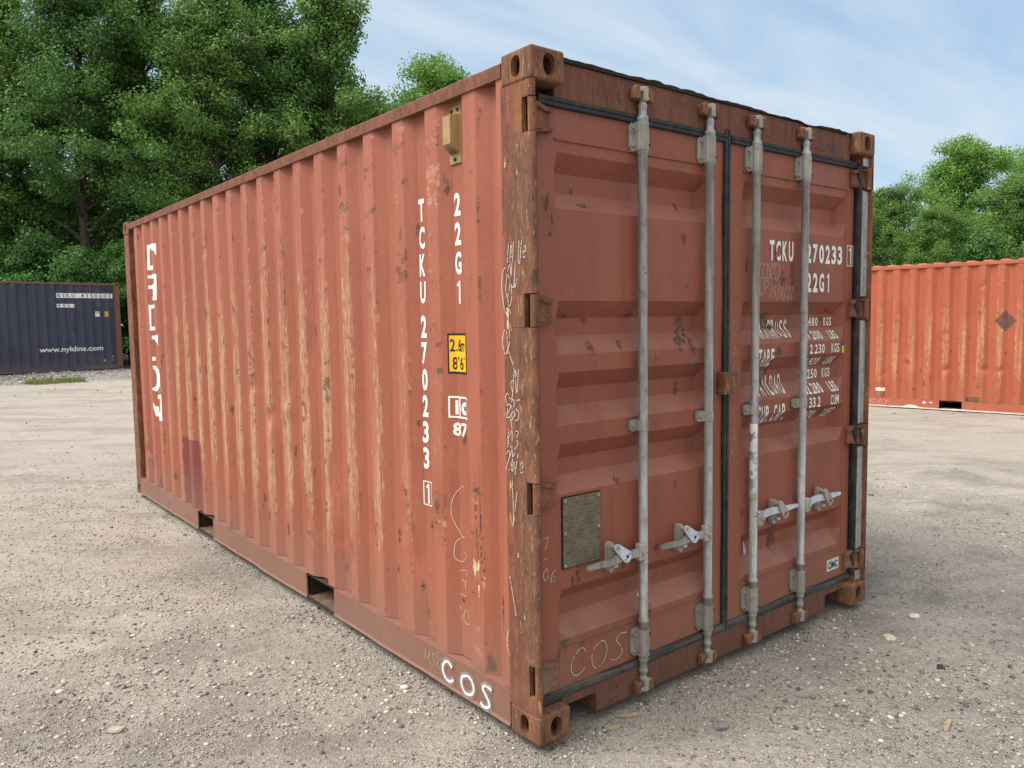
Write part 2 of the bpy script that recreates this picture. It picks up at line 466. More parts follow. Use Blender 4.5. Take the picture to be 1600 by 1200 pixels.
def thing(name, label, cat, loc=(0, 0, 0), rz=0, group=None):
    o = bpy.data.objects.new(name, None); C.objects.link(o)
    o.location = loc; o.rotation_euler = (0, 0, rz)
    o.empty_display_size = 0.2
    tag(o, label, cat, group)
    return o
def tag(o, label, cat, group=None):
    o['label'] = label; o['category'] = cat
    if group: o['group'] = group
    return o
def box(bm, x0, x1, y0, y1, z0, z1, bev=0.0, seg=2):
    r = bmesh.ops.create_cube(bm, size=1)
    vs = r['verts']
    for v in vs:
        v.co = Vector((x0+(v.co.x+.5)*(x1-x0), y0+(v.co.y+.5)*(y1-y0), z0+(v.co.z+.5)*(z1-z0)))
    if bev:
        es = list({e for v in vs for e in v.link_edges})
        bmesh.ops.bevel(bm, geom=es, offset=bev, segments=seg, affect='EDGES', profile=0.6)
def cyl(bm, p0, p1, r0, r1=None, seg=14, caps=True):
    p0, p1 = Vector(p0), Vector(p1)
    r1 = r0 if r1 is None else r1
    d = p1-p0
    q = d.to_track_quat('Z', 'Y').to_matrix()
    a = [bm.verts.new(p0 + q @ Vector((r0*math.cos(2*math.pi*i/seg), r0*math.sin(2*math.pi*i/seg), 0))) for i in range(seg)]
    b = [bm.verts.new(p1 + q @ Vector((r1*math.cos(2*math.pi*i/seg), r1*math.sin(2*math.pi*i/seg), 0))) for i in range(seg)]
    for i in range(seg):
        bm.faces.new((a[i], a[(i+1) % seg], b[(i+1) % seg], b[i]))
    if caps:
        bm.faces.new(list(reversed(a))); bm.faces.new(b)
def lathe(bm, cx, cy, prof, seg=16):
    rings = []
    for z, r in prof:
        rings.append([bm.verts.new((cx+r*math.cos(2*math.pi*i/seg), cy+r*math.sin(2*math.pi*i/seg), z)) for i in range(seg)])
    for a, b in zip(rings, rings[1:]):
        for i in range(seg):
            bm.faces.new((a[i], a[(i+1) % seg], b[(i+1) % seg], b[i]))
    bm.faces.new(list(reversed(rings[0]))); bm.faces.new(rings[-1])
def prism(bm, poly, fn0, fn1):
    a = [bm.verts.new(fn0(*p)) for p in poly]; b = [bm.verts.new(fn1(*p)) for p in poly]
    n = len(poly)
    for i in range(n):
        bm.faces.new((a[i], a[(i+1) % n], b[(i+1) % n], b[i]))
    bm.faces.new(list(reversed(a))); bm.faces.new(b)
def zprism(bm, poly, z0, z1):
    prism(bm, poly, lambda x, y: (x, y, z0), lambda x, y: (x, y, z1))
def yprism(bm, poly, y0, y1):
    prism(bm, poly, lambda x, z: (x, y0, z), lambda x, z: (x, y1, z))

# ------------------------------------------------------------------ lettering
_gl = {}
def glyph(ch, off=0.0):
    k = (ch, off)
    if ch == '1':
        v = [(.40, 0), (.66, 0), (.66, 1), (.44, 1), (.40, .80), (.12, .74), (.12, .86), (.34, .92)]
        return v, [(0, 1, 2, 3, 4), (4, 3, 7, 6, 5)], .12, .66, 0, 1
    if k in _gl: return _gl[k]
    cu = bpy.data.curves.new('glyph', 'FONT'); cu.body = ch; cu.offset = off; cu.resolution_u = 3
    ob = bpy.data.objects.new('glyph', cu); C.objects.link(ob)
    dg = bpy.context.evaluated_depsgraph_get(); dg.update()
    me = bpy.data.meshes.new_from_object(ob.evaluated_get(dg))
    v = [tuple(p.co[:2]) for p in me.vertices]; f = [tuple(p.vertices) for p in me.polygons]
    bpy.data.objects.remove(ob); bpy.data.curves.remove(cu); bpy.data.meshes.remove(me)
    xs = [p[0] for p in v]; ys = [p[1] for p in v]
    _gl[k] = (v, f, min(xs), max(xs), min(ys), max(ys))
    return _gl[k]
NARROW = {'1': 0.52, '.': 0.46, 'i': 0.35, 'l': 0.35, "'": 0.3, '/': 0.6, 'm': 1.45, 'M': 1.2}
def text_geo(s, u0, v0, w, h, pitch, off=0.03, fit=True):
    """glyph boxes of width w and height h every `pitch`; returns verts2d, faces"""
    V, F = [], []
    for i, ch in enumerate(s):
        if ch == ' ': continue
        v, f, x0, x1, y0, y1 = glyph(ch, off)
        ww = w*NARROW.get(ch, 1.0)
        hh = h*{'.': 0.20, "'": 0.3}.get(ch, 1.0)
        vb = v0 + (h*0.72 if ch == "'" else 0)
        ub = u0 + i*pitch + (w-ww)/2
        n = len(V)
        V += [(ub+(p[0]-x0)/(x1-x0)*ww, vb+(p[1]-y0)/(y1-y0)*hh) for p in v]
        F += [tuple(a+n for a in q) for q in f]
    return V, F
def natural_text(s, u0, v0, width, capheight, off=0.02):
    cu = bpy.data.curves.new('t', 'FONT'); cu.body = s; cu.offset = off; cu.resolution_u = 3
    ob = bpy.data.objects.new('t', cu); C.objects.link(ob)
    dg = bpy.context.evaluated_depsgraph_get(); dg.update()
    me = bpy.data.meshes.new_from_object(ob.evaluated_get(dg))
    v = [tuple(p.co[:2]) for p in me.vertices]; f = [tuple(p.vertices) for p in me.polygons]
    bpy.data.objects.remove(ob); bpy.data.curves.remove(cu); bpy.data.meshes.remove(me)
    x0 = min(p[0] for p in v); x1 = max(p[0] for p in v)
    return [(u0+(p[0]-x0)/(x1-x0)*width, v0+p[1]/0.73*capheight) for p in v], f
def poly_geo(polys):
    V, F = [], []
    for p in polys:
        n = len(V); V += list(p); F.append(tuple(range(n, n+len(p))))
    return V, F
def catmull(pts, n=6):
    if len(pts) < 3: return pts
    P = [pts[0]]+list(pts)+[pts[-1]]
    out = []
    for i in range(1, len(P)-2):
        for k in range(n):
            t = k/n
            q = []
            for d in (0, 1):
                a, b, c, e = P[i-1][d], P[i][d], P[i+1][d], P[i+2][d]
                q.append(0.5*((2*b)+(-a+c)*t+(2*a-5*b+4*c-e)*t*t+(-a+3*b-3*c+e)*t**3))
            out.append(tuple(q))
    out.append(pts[-1])
    return out
def stroke_geo(strokes, w, smooth=True):
    V, F = [], []
    for st in strokes:
        p = catmull(st) if smooth else st
        q = [p[0]]
        for a, b in zip(p, p[1:]):
            L = math.dist(a, b); k = max(1, int(L/0.02))
            q += [(a[0]+(b[0]-a[0])*j/k, a[1]+(b[1]-a[1])*j/k) for j in range(1, k+1)]
        n0 = len(V)
        for i in range(len(q)):
            a = q[max(0, i-1)]; b = q[min(len(q)-1, i+1)]
            d = (b[0]-a[0], b[1]-a[1]); L = math.hypot(*d) or 1
            nx, ny = -d[1]/L*w/2, d[0]/L*w/2
            V += [(q[i][0]+nx, q[i][1]+ny), (q[i][0]-nx, q[i][1]-ny)]
        for i in range(len(q)-1):
            a = n0+2*i
            F.append((a, a+1, a+3, a+2))
    return V, F
def decal(name, geo, surf, mat, parent, cuts_u=(), cuts_v=(), label=None):
    """lay flat outlines on a surface: cut along its bends, then lift each point on to it"""
    V, F = geo
    bm = bmesh.new()
    vs = [bm.verts.new((a, b, 0)) for a, b in V]
    for f in F:
        try: bm.faces.new([vs[i] for i in f])
        except ValueError: pass
    if not cuts_u and not cuts_v: pass
    bm.normal_update()
    lo = [min(p[i] for p in V) for i in (0, 1)]; hi = [max(p[i] for p in V) for i in (0, 1)]
    bmesh.ops.triangulate(bm, faces=bm.faces)
    for ax, cuts in ((0, cuts_u), (1, cuts_v)):
        for c in cuts:
            if lo[ax] < c < hi[ax]:
                co = (c, 0, 0) if ax == 0 else (0, c, 0)
                no = (1, 0, 0) if ax == 0 else (0, 1, 0)
                bmesh.ops.bisect_plane(bm, geom=bm.verts[:]+bm.edges[:]+bm.faces[:], plane_co=co, plane_no=no, dist=1e-5)
    for v in bm.verts:
        v.co = Vector(surf(v.co.x, v.co.y))
    me = bpy.data.meshes.new(name); bm.to_mesh(me); bm.free()
    return link(name, me, mat, parent, label)
def marks(polys, surf, mat, parent, cu=(), cv=()):
    for p in polys: decal('scrape_mark', poly_geo([p]), surf, mat, parent, cu, cv)
def rect(u0, u1, v0, v1): return [(u0, v0), (u1, v0), (u1, v1), (u0, v1)]
def frame_geo(u0, u1, v0, v1, w):
    return poly_geo([rect(u0, u1, v0, v0+w), rect(u0, u1, v1-w, v1), rect(u0, u0+w, v0+w, v1-w), rect(u1-w, u1, v0+w, v1-w)])
def join_geo(*gs):
    V, F = [], []
    for v, f in gs:
        n = len(V); V += v; F += [tuple(a+n for a in q) for q in f]
    return V, F

# ------------------------------------------------------------------ ground
def ss(a, b, x):
    t = np.clip((np.asarray(x, float)-a)/(b-a), 0, 1)
    return t*t*(3-2*t)
def vnoise(x, y, seed):
    """smooth value noise on arrays"""
    xi = np.floor(x).astype(np.int64); yi = np.floor(y).astype(np.int64)
    fx = x-xi; fy = y-yi
    fx = fx*fx*(3-2*fx); fy = fy*fy*(3-2*fy)
    def h(a, b):
        n = (a*374761393 + b*668265263 + seed*974634777) & 0x7fffffff
        n = ((n ^ (n >> 13))*1274126177) & 0x7fffffff
        return ((n ^ (n >> 16)) & 0xffff)/65535.0
    return (h(xi, yi)*(1-fx)+h(xi+1, yi)*fx)*(1-fy)+(h(xi, yi+1)*(1-fx)+h(xi+1, yi+1)*fx)*fy
def ground_z(x, y):
    x = np.asarray(x, float); y = np.asarray(y, float)
    z = 0.17*ss(9, 25, y) - 0.085*ss(4, 11.5, x)*(1-ss(9, 20, y))
    near = np.exp(-((x-1.2)/9)**2-((y-2)/9)**2)
    inside = ss(-0.5, 0.05, x)*ss(3.0, 2.4, x)*ss(-0.5, 0.05, y)*ss(6.6, 6.0, y)
    b = 0.030*(vnoise(x*0.7+9, y*0.7, 1)-0.5) + 0.016*(vnoise(x*2.3, y*2.3, 2)-0.5) + 0.008*(vnoise(x*6.5, y*6.5, 3)-0.5) + 0.006*(vnoise(x*17, y*17, 4)-0.5)
    # faint tyre treads crossing the yard
    def tread(px, py, ang, wid, per):
        c, s = math.cos(ang), math.sin(ang)
        a = (x-px)*c+(y-py)*s; q = -(x-px)*s+(y-py)*c
        m = np.exp(-(q/wid)**4)
        return m*(0.008*np.clip(np.sin((a+0.7*np.abs(q))*2*math.pi/per), -0.4, 0.6)-0.006)
    b = b + tread(-1.6, 3.0, 1.9, 0.16, 0.09)*ss(1, 3, y) + tread(-3.0, 3.5, 1.25, 0.17, 0.10) + tread(3.6, 0.2, 0.55, 0.17, 0.11) + tread(5.4, 0.6, 0.25, 0.18, 0.12) + tread(-1.9, 1.5, 0.15, 0.15, 0.1)
    return z + b*(1-0.9*inside) - 0.014 - 0.02*inside
def gz(x, y): return float(ground_z(np.array([x]), np.array([y]))[0])

def ground_mat():
    t = NT('packed_gravel_yard')
    big = t.noise(0.28, 5, 0.6)
    mid = t.noise(1.1, 5, 0.62, stretch=(1, 0.6, 1), off=(3, 2, 0))
    fine = t.noise(38, 5, 0.7)
    grit = t.noise(170, 3, 0.7)
    sand = t.mix(t.smooth(big, 0.35, 0.65), (0.40, 0.352, 0.300), (0.475, 0.422, 0.362))
    sand = t.mix(t.smooth(mid, 0.50, 0.70, 0, 0.5), sand, (0.27, 0.232, 0.195))
    trk = t.noise(1.0, 6, 0.66, stretch=(0.55, 2.1, 1), rot=math.radians(38), dist=0.8)
    sand = t.mix(t.smooth(trk, 0.48, 0.62, 0, 0.55), sand, (0.215, 0.188, 0.162))
    sand = t.mix(t.smooth(trk, 0.45, 0.34, 0, 0.5), sand, (0.50, 0.455, 0.40))
    sand = t.mix(t.smooth(fine, 0.3, 0.75, 0, 0.40), sand, (0.235, 0.20, 0.168))
    vc = t.voro(150, out='Color')
    sep = t.nt.nodes.new('ShaderNodeSeparateColor'); t.link(vc, sep.inputs[0])
    peb = t.ramp(sep.outputs[0], [(0.0, (0.05, 0.051, 0.056)), (0.25, (0.14, 0.139, 0.142)), (0.5, (0.25, 0.242, 0.235)), (0.72, (0.35, 0.33, 0.305)), (0.90, (0.48, 0.455, 0.42)), (1.0, (0.68, 0.655, 0.62))])
    vd = t.voro(150)
    peb = t.mix(t.smooth(vd, 0.45, 0.75, 0, 0.6), peb, (0.22, 0.185, 0.155))
    # gravelly zone near the camera and round the door end; berm under the navy container
    nearf = t.smooth(t.math('ADD', t.y, t.mul(t.math('ABSOLUTE', t.math('SUBTRACT', t.x, 0.6)), 0.35)), 5.5, 0.8)
    gm = t.noise(1.05, 5, 0.6, off=(7, 3, 0))
    gfac = t.smooth(t.math('ADD', gm, t.mul(t.math('SUBTRACT', nearf, 0.5), 0.34)), 0.42, 0.60, 0.06, 0.62)
    berm = t.mul(t.smooth(t.math('ADD', t.y, t.mul(gm, 2.0)), 22.2, 23.2), t.smooth(t.y, 60, 40))
    vc2 = t.voro(88, out='Color')
    sp2 = t.nt.nodes.new('ShaderNodeSeparateColor'); t.link(vc2, sp2.inputs[0])
    spk = t.ramp(sp2.outputs[1], [(0.0, (0.045, 0.046, 0.050)), (0.3, (0.17, 0.168, 0.168)), (0.7, (0.33, 0.315, 0.295)), (1.0, (0.66, 0.63, 0.59))])
    peb = t.mix(0.42, peb, spk)
    peb = t.mix(0.45, peb, (0.37, 0.325, 0.272))
    wet = t.noise(1.7, 5, 0.65, off=(1, 9, 4))
    peb = t.mix(t.smooth(wet, 0.48, 0.62, 0, 0.7), peb, (0.125, 0.114, 0.104))
    sand = t.mix(0.16, sand, spk)
    col = t.mix(gfac, sand, peb)
    clod = t.noise(42, 4, 0.72, dist=0.4)
    col = t.mix(t.smooth(clod, 0.53, 0.66, 0, 0.6), col, (0.17, 0.142, 0.116))  # shade in the hollows between clods, put into the colour as dark mottle
    col = t.mix(t.smooth(clod, 0.44, 0.34, 0, 0.35), col, (0.52, 0.46, 0.395))  # light on the clod tops, likewise put into the colour
    col = t.mix(t.smooth(grit, 0.40, 0.7, 0, 0.25), col, (0.18, 0.15, 0.125))
    col = t.mix(t.mul(berm, 0.85), col, t.mix(t.smooth(t.noise(8, 5, 0.75), 0.38, 0.62), (0.10, 0.098, 0.095), (0.30, 0.28, 0.265)))
    h = t.math('ADD', t.math('ADD', t.mul(clod, -0.9), t.mul(grit, 0.25)), t.mul(t.mul(t.math('SUBTRACT', 1.0, vd), gfac), 0.6))
    t.bump(h, 1.0, 0.014)
    return t.fin(col, 0.92, 0, 0.2)
M['ground'] = ground_mat()

def build_ground():
    def axis(a, b, step, far0, far1):
        core = np.arange(a, b+1e-6, step)
        lo, hi = [], []
        s, p = step, a
        while p > far0: s *= 1.22; p -= s; lo.append(p)
        s, p = step, b
        while p < far1: s *= 1.22; p += s; hi.append(p)
        return np.concatenate([np.array(lo[::-1]), core, np.array(hi)])
    xs = axis(-4.6, 6.5, 0.03, -400, 400); ys = axis(-1.6, 7.0, 0.03, -400, 400)
    X, Y = np.meshgrid(xs, ys)
    Z = ground_z(X, Y)
    nx, ny = len(xs), len(ys)
    co = np.stack([X, Y, Z], -1).reshape(-1, 3).astype(np.float32)
    i = np.arange((nx-1)*(ny-1)); r = i//(nx-1); c = i % (nx-1)
    a = r*nx+c
    q = np.stack([a, a+1, a+nx+1, a+nx], 1).astype(np.int32)
    me = quads_mesh('ground', co, q)
    o = link('ground', me, M['ground'], smooth=True)
    o['kind'] = 'structure'
def quads_mesh(name, co, q):
    me = bpy.data.meshes.new(name)
    k = q.shape[1]
    me.vertices.add(len(co)); me.vertices.foreach_set('co', np.ascontiguousarray(co, np.float32).ravel())
    me.loops.add(q.size); me.loops.foreach_set('vertex_index', np.ascontiguousarray(q, np.int32).ravel())
    me.polygons.add(len(q))
    me.polygons.foreach_set('loop_start', np.arange(0, q.size, k, dtype=np.int32))
    me.polygons.foreach_set('loop_total', np.full(len(q), k, dtype=np.int32))
    me.update(calc_edges=True)
    me.validate()
    return me
build_ground()

# ------------------------------------------------------------------ container shell (shared by the three containers)
W = 2.438
PITCH = 0.2763
def side_breaks(L, first=0.355, crest=0.082, slope=0.066, last_gap=0.37):
    """(y, depth) corners of the corrugated sheet, near end to far end"""
    p = [(0.178, 0.006), (0.214, 0.006), (0.238, 0.045), (0.289, 0.045)]
    y = first
    while y + crest < L - last_gap + 0.001:
        p += [(y, 0.008), (y+crest, 0.008), (y+crest+slope, 0.045)]
        ny = y + PITCH
        if ny + crest < L - last_gap + 0.001: p += [(ny-slope, 0.045)]
        y = ny
    p += [(L-0.178, 0.045)]
    return p
def interp(p, y):
    if y <= p[0][0]: return p[0][1]
    for (a, da), (b, db) in zip(p, p[1:]):
        if y <= b: return da+(db-da)*(y-a)/max(1e-9, b-a)
    return p[-1][1]
class Side:
    def __init__(self, L, dents=(), wob=0.0, seed=0, z0=0.166, z1=2.52):
        self.p = side_breaks(L); self.d = dents; self.w = wob; self.s = seed; self.z0 = z0; self.z1 = z1
        self.cuts = [-a for a, _ in self.p]
    def x(self, y, z):
        v = interp(self.p, y)
        for cy, cz, ry, rz, dd in self.d:
            e = ((y-cy)/ry)**2+((z-cz)/rz)**2
            if e < 6: v += dd*math.exp(-e)
        if self.w:
            edge = min(1, max(0, (z-self.z0)/0.25))*min(1, max(0, (self.z1-z)/0.25))
            v += self.w*edge*(mnoise.noise((y*1.3+self.s, z*1.1, 3.7))+0.45*mnoise.noise((y*4.2, z*2.6+self.s, 9.1)))
        return v
    def surf(self, lift=0.0016):
        return lambda u, v: (self.x(-u, v)-lift, -u, v)
    def build(self, name, mat, parent, nz=60):
        ys = []
        for (a, _), (b, _) in zip(self.p, self.p[1:]):
            k = max(1, int((b-a)/0.028)) if self.w else 1
            ys += [a+(b-a)*i/k for i in range(k)]
        ys.append(self.p[-1][0])
        zs = [self.z0+(self.z1-self.z0)*i/nz for i in range(nz+1)]
        V = [(self.x(y, z), y, z) for z in zs for y in ys]
        n = len(ys)
        F = [(r*n+c, r*n+c+1, (r+1)*n+c+1, (r+1)*n+c) for r in range(nz) for c in range(n-1)]
        return from_py(name, V, F, mat, parent)

def casting_proto():
    def tmp(bm):
        me = bpy.data.meshes.new('tmp'); bmesh.ops.recalc_face_normals(bm, faces=bm.faces); bm.to_mesh(me); bm.free()
        o = bpy.data.objects.new('tmp', me); C.objects.link(o); return o
    bm = bmesh.new(); box(bm, 0, .162, 0, .178, 0, .118, 0.015, 4); body = tmp(bm)
    cut = bmesh.new()
    def stadium(a, b, w, h, n=8):
        pts = []
        for i in range(n+1):
            t = math.pi*i/n; pts.append((a+w/2*math.cos(t), b+(h/2-w/2)+w/2*math.sin(t)))
        for i in range(n+1):
            t = math.pi+math.pi*i/n; pts.append((a+w/2*math.cos(t), b-(h/2-w/2)+w/2*math.sin(t)))
        return pts
    cuts = []
    bm = bmesh.new(); box(bm, .028, .140, .028, .150, .020, .098); cuts.append(tmp(bm))
    bm = bmesh.new(); prism(bm, stadium(.089, .059, .050, .078), lambda y, z: (-.02, y, z), lambda y, z: (.06, y, z)); cuts.append(tmp(bm))
    bm = bmesh.new(); prism(bm, stadium(.085, .059, .056, .078), lambda x, z: (x, -.02, z), lambda x, z: (x, .06, z)); cuts.append(tmp(bm))
    for c in cuts:
        m = body.modifiers.new('b', 'BOOLEAN'); m.object = c; m.operation = 'DIFFERENCE'; m.solver = 'EXACT'
    dg = bpy.context.evaluated_depsgraph_get(); dg.update()
    me = bpy.data.meshes.new_from_object(body.evaluated_get(dg))
    v = [tuple(p.co) for p in me.vertices]; f = [tuple(p.vertices) for p in me.polygons]
    for o in [body]+cuts: bpy.data.objects.remove(o)
    bpy.data.meshes.remove(me)
    return v, f
CAST = casting_proto()
def castings(L, H, mat, parent):
    v, f = CAST
    for sx in (0, 1):
        for sy in (0, 1):
            for sz in (0, 1):
                vv = [((W-x if sx else x), (L-y if sy else y), (H-z if sz else z)) for x, y, z in v]
                ff = [tuple(reversed(q)) for q in f] if (sx+sy+sz) % 2 else f
                from_py('corner_casting', vv, ff, mat, parent)

def roof_and_ends(L, H, mats, parent, hump=0.0, rear_only=False):
    # roof sheet with shallow cross corrugations
    V, F = [], []
    ys = []
    y = 0.20
    while y < L-0.2:
        ys += [(y, 0), (y+.04, 1), (y+.14, 1), (y+.18, 0)]; y += 0.2585
    ys = [(0.06, 0)]+[q for q in ys if q[0] < L-.06]+[(L-.06, 0)]
    zb = H-0.022
    for yy, k in ys:
        V += [(0.012, yy, zb), (0.045, yy, zb+k*hump), (W-0.045, yy, zb+k*hump), (W-0.012, yy, zb)]
    for i in range(len(ys)-1):
        a = 4*i
        for j in range(3): F.append((a+j, a+j+1, a+j+5, a+j+4))
    from_py('roof_panel', V, F, mats['rail'], parent)
    # far side sheet
    s = Side(L, z1=H-0.07)
    V = [(W-s.x(y, 0), y, z) for z in (s.z0, s.z1) for y, _ in s.p]; n = len(s.p)
    from_py('side_panel', V, [(c, c+1, n+c+1, n+c) for c in range(n-1)], mats['panel'], parent)
    for q, yy, sg in ((0, 0.05, 1), (1, L-0.05, -1)):
        if rear_only and q == 0: continue
        pts = [(0.16, 0.0)]
        x = 0.2
        while x < W-0.3:
            pts += [(x, 0.0), (x+.05, .04), (x+.13, .04), (x+.18, 0.0)]; x += 0.25
        pts.append((W-.16, 0.0))
        V = [(a, yy+sg*d, z) for z in (0.12, H-0.1) for a, d in pts]; n = len(pts)
        from_py('end_wall', V, [(c, c+1, n+c+1, n+c) for c in range(n-1)], mats['panel'], parent)
        bm = bmesh.new()
        box(bm, .162, W-.162, min(yy-sg*.03, yy+sg*.05), max(yy-sg*.03, yy+sg*.05), .02, .12, .004)
        box(bm, .162, W-.162, min(yy-sg*.03, yy+sg*.05), max(yy-sg*.03, yy+sg*.05), H-.1, H-.012, .004)
        from_bm('end_rail', bm, mats['rail'], parent)
    bm = bmesh.new(); box(bm, .05, W-.05, .11, L-.11, .13, .158)
    from_bm('floor', bm, M['dark'], parent)

def rails(L, H, mats, parent, pockets, wavy=0.0):
    out = []
    for sx in (0, 1):
        def X(x): return W-x if sx else x
        segs = []
        y = .178
        for a, b in pockets:
            segs.append((y, a)); y = b
        segs.append((y, L-.178))
        bm = bmesh.new()
        for a, b in segs:
            # web, bottom flange and top ledge as one C section, slightly battered
            n = max(2, int((b-a)/0.05)) if wavy and not sx else 1
            prof = [(0.0, 0.164), (0.0, 0.030), (-0.006, 0.018), (0.055, 0.018), (0.055, 0.024), (0.008, 0.030), (0.008, 0.156), (0.075, 0.156), (0.075, 0.164)]
            rings = []
            for i in range(n+1):
                yy = a+(b-a)*i/n
                k = wavy*(mnoise.noise((yy*2.1, 0, 5))+.6*mnoise.noise((yy*7, 0, 8))) if not sx else 0
                lip = 0.010*max(0, 1-yy/1.2)*mnoise.noise((yy*8, 3, 1)) if (wavy and not sx) else 0
                rings.append([bm.verts.new((X(px+k*(0.5 if pz > .1 else 1.0)), yy, pz+(lip if pz > .15 else 0) + (k*0.8 if pz < .05 else 0))) for px, pz in prof])
            for r0, r1 in zip(rings, rings[1:]):
                for i in range(len(prof)):
                    j = (i+1) % len(prof)
                    bm.faces.new((r0[i], r0[j], r1[j], r1[i]))
            bm.faces.new(rings[0]); bm.faces.new(list(reversed(rings[-1])))
        br = from_bm('bottom_rail', bm, mats['rail'], parent)
        out.append(br)
        bm = bmesh.new()
        n = 40 if wavy and not sx else 1
        prof = [(0.0, H-.079), (0.0, H-.030), (0.006, H-.024), (0.062, H-.024), (0.062, H-.079)]
        rings = []
        for i in range(n+1):
            yy = .178+(L-.356)*i/n
            k = wavy*0.8*mnoise.noise((yy*1.7, 4, 2)) if not sx else 0
            rings.append([bm.verts.new((X(px+k), yy, pz)) for px, pz in prof])
        for r0, r1 in zip(rings, rings[1:]):
            for i in range(len(prof)):
                j = (i+1) % len(prof)
                bm.faces.new((r0[i], r0[j], r1[j], r1[i]))
        bm.faces.new(rings[0]); bm.faces.new(list(reversed(rings[-1])))
        from_bm('top_rail', bm, mats['toprail'], parent)
    for a, b in pockets:
        bm = bmesh.new()
        e = 0.004
        box(bm, .004, W-.004, a, b, .016, .024)
        box(bm, .030, W-.030, a, a+.006, .0245, .150)
        box(bm, .030, W-.030, b-.006, b, .0245, .150)
        box(bm, .012, W-.012, a, b, .1505, .1555)
        o = from_bm('fork_pocket', bm, M['pocket'], parent)
        pb = bmesh.new(); box(pb, .010, W-.010, a+.008, b-.008, .0245, .0275)
        from_bm('pocket_plate', pb, M['dusty'], o)
        bm = bmesh.new(); box(bm, 0.75, W-.75, a+.007, b-.007, .025, .149)
        from_bm('pocket_web', bm, M['dark'], o)
    return out

def plain_posts(L, H, mat, parent, ends):
    for sx in (0, 1):
        for ye in ends:
            bm = bmesh.new()
            x0, x1 = (W-.16, W) if sx else (0, .16)
            y0, y1 = (0.0, .176) if ye == 0 else (L-.176, L)
            box(bm, x0+.002, x1-.002, y0+.002, y1-.002, .118, H-.118, .012, 3)
            from_bm('corner_post', bm, mat, parent)

# ------------------------------------------------------------------ the main container
L20, H20 = 6.058, 2.591
main = thing('shipping_container', 'large weathered red-brown shipping container with grey lock rods on its double doors', 'shipping container')
random.seed(4)
dents = [(1.74, 0.78, .05, .16, .020), (2.60, 1.05, .05, .05, .022), (2.33, 1.10, .06, .05, -.016), (2.88, 1.22, .05, .04, .018), (1.32, 0.60, .05, .10, .016),
         (0.98, 0.72, .04, .12, .014), (0.40, 0.55, .03, .22, .012), (5.62, 0.45, .05, .05, .02), (3.2, 1.5, .05, .06, .014), (1.55, 0.40, .05, .08, .014),
         (2.08, 0.52, .06, .12, .014), (0.66, 0.80, .04, .15, .012), (0.36, 0.9, .02, .30, .006)]
for _ in range(34):
    dents.append((random.uniform(.4, 5.7), random.uniform(.25, 1.6), random.uniform(.02, .05), random.uniform(.03, .10), random.uniform(-.008, .012)))
SD = Side(L20, dents, 0.0032, 2.2, z1=2.522)
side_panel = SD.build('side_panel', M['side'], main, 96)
M['toprail'] = rust_mat('scraped_top_rail_steel', 0.478, (0.24, 0.088, 0.058))
mm = dict(rail=M['rail'], toprail=M['toprail'], panel=M['side'])
roof_and_ends(L20, H20, mm, main, 0.0, rear_only=True)
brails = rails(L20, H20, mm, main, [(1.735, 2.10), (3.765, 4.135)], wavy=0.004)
castings(L20, H20, M['rust'], main)
plain_posts(L20, H20, M['rust_far'], main, [1])

HINGE_Z = (2.352, 1.652, 0.952, 0.246)
def door_post(sx):
    """J-shaped door post with pockets cut in its front corner for the hinge pins"""
    bm = bmesh.new()
    r = 0.018
    arc = [(r-r*math.sin(t), r-r*math.cos(t)) for t in [math.pi/2*i/5 for i in range(5, -1, -1)]]   # (0,r) .. (r,0)
    if sx == 0:
        full = [(0.0, .178)]+arc+[(.022, .004), (.022, .060), (.040, .122), (.16, .122), (.16, .178)]
        notch = [(0.0, .178), (0.0, .056), (.022, .056), (.022, .060), (.040, .122), (.16, .122), (.16, .178)]
    else:
        full = [(0.0, .178)]+arc+[(.022, .002), (.024, .024), (.086, .024), (.086, .122), (.16, .122), (.16, .178)]
        notch = [(0.0, .178)]+arc+[(.012, .02), (.012, .040), (.086, .040), (.086, .122), (.16, .122), (.16, .178)]
    zs = [.118]
    for z in sorted(HINGE_Z): zs += [z-.062, z+.062]
    zs.append(H20-.118)
    for i in range(len(zs)-1):
        p = full if i % 2 == 0 else notch
        if sx: p = [(W-x, y) for x, y in p]
        zprism(bm, p, zs[i]+(0.0005 if i else 0), zs[i+1])
    o = from_bm('corner_post', bm, M['post'], main)
    return o
post_near = door_post(0)
post_far = door_post(1)
bm = bmesh.new()
for a, b in [(.13, .18), (.31, .885), (1.02, 1.585), (1.72, 2.285), (2.42, 2.46)]:
    box(bm, W-.0855, W-.0265, .0215, .0235, a, b)
from_bm('post_channel', bm, M['channel'], post_far)

# header, sill
bm = bmesh.new()
box(bm, .158, W-.158, .058, .178, 2.432, 2.575, .004)
M['grimy_header'] = rust_mat('rust_streaked_header_paint', 0.455, (0.175, 0.072, 0.050))
header = from_bm('door_header', bm, M['grimy_header'], main)
V, F = [], []
N = 60
for i in range(N+1):
    x = .163+(W-.326)*i/N
    j = 0.006*mnoise.noise((x*5, 1, 1))+0.004*mnoise.noise((x*19, 2, 1))
    dip = -0.020*math.exp(-((x-1.86)/.045)**2) + (0.004 if x < 1.02 else 0) - (0.004 if 1.5 < x < 1.8 else 0)
    z = 2.583+j+dip
    V += [(x, .050+j, 2.574), (x, .043-j, z), (x, .120, z+.001), (x, .120, 2.5745)]
for i in range(N):
    a = 4*i
    for j in range(3): F.append((a+j, a+j+1, a+j+5, a+j+4))
from_py('header_lip', V, F, M['bolt'], header)
bm = bmesh.new()
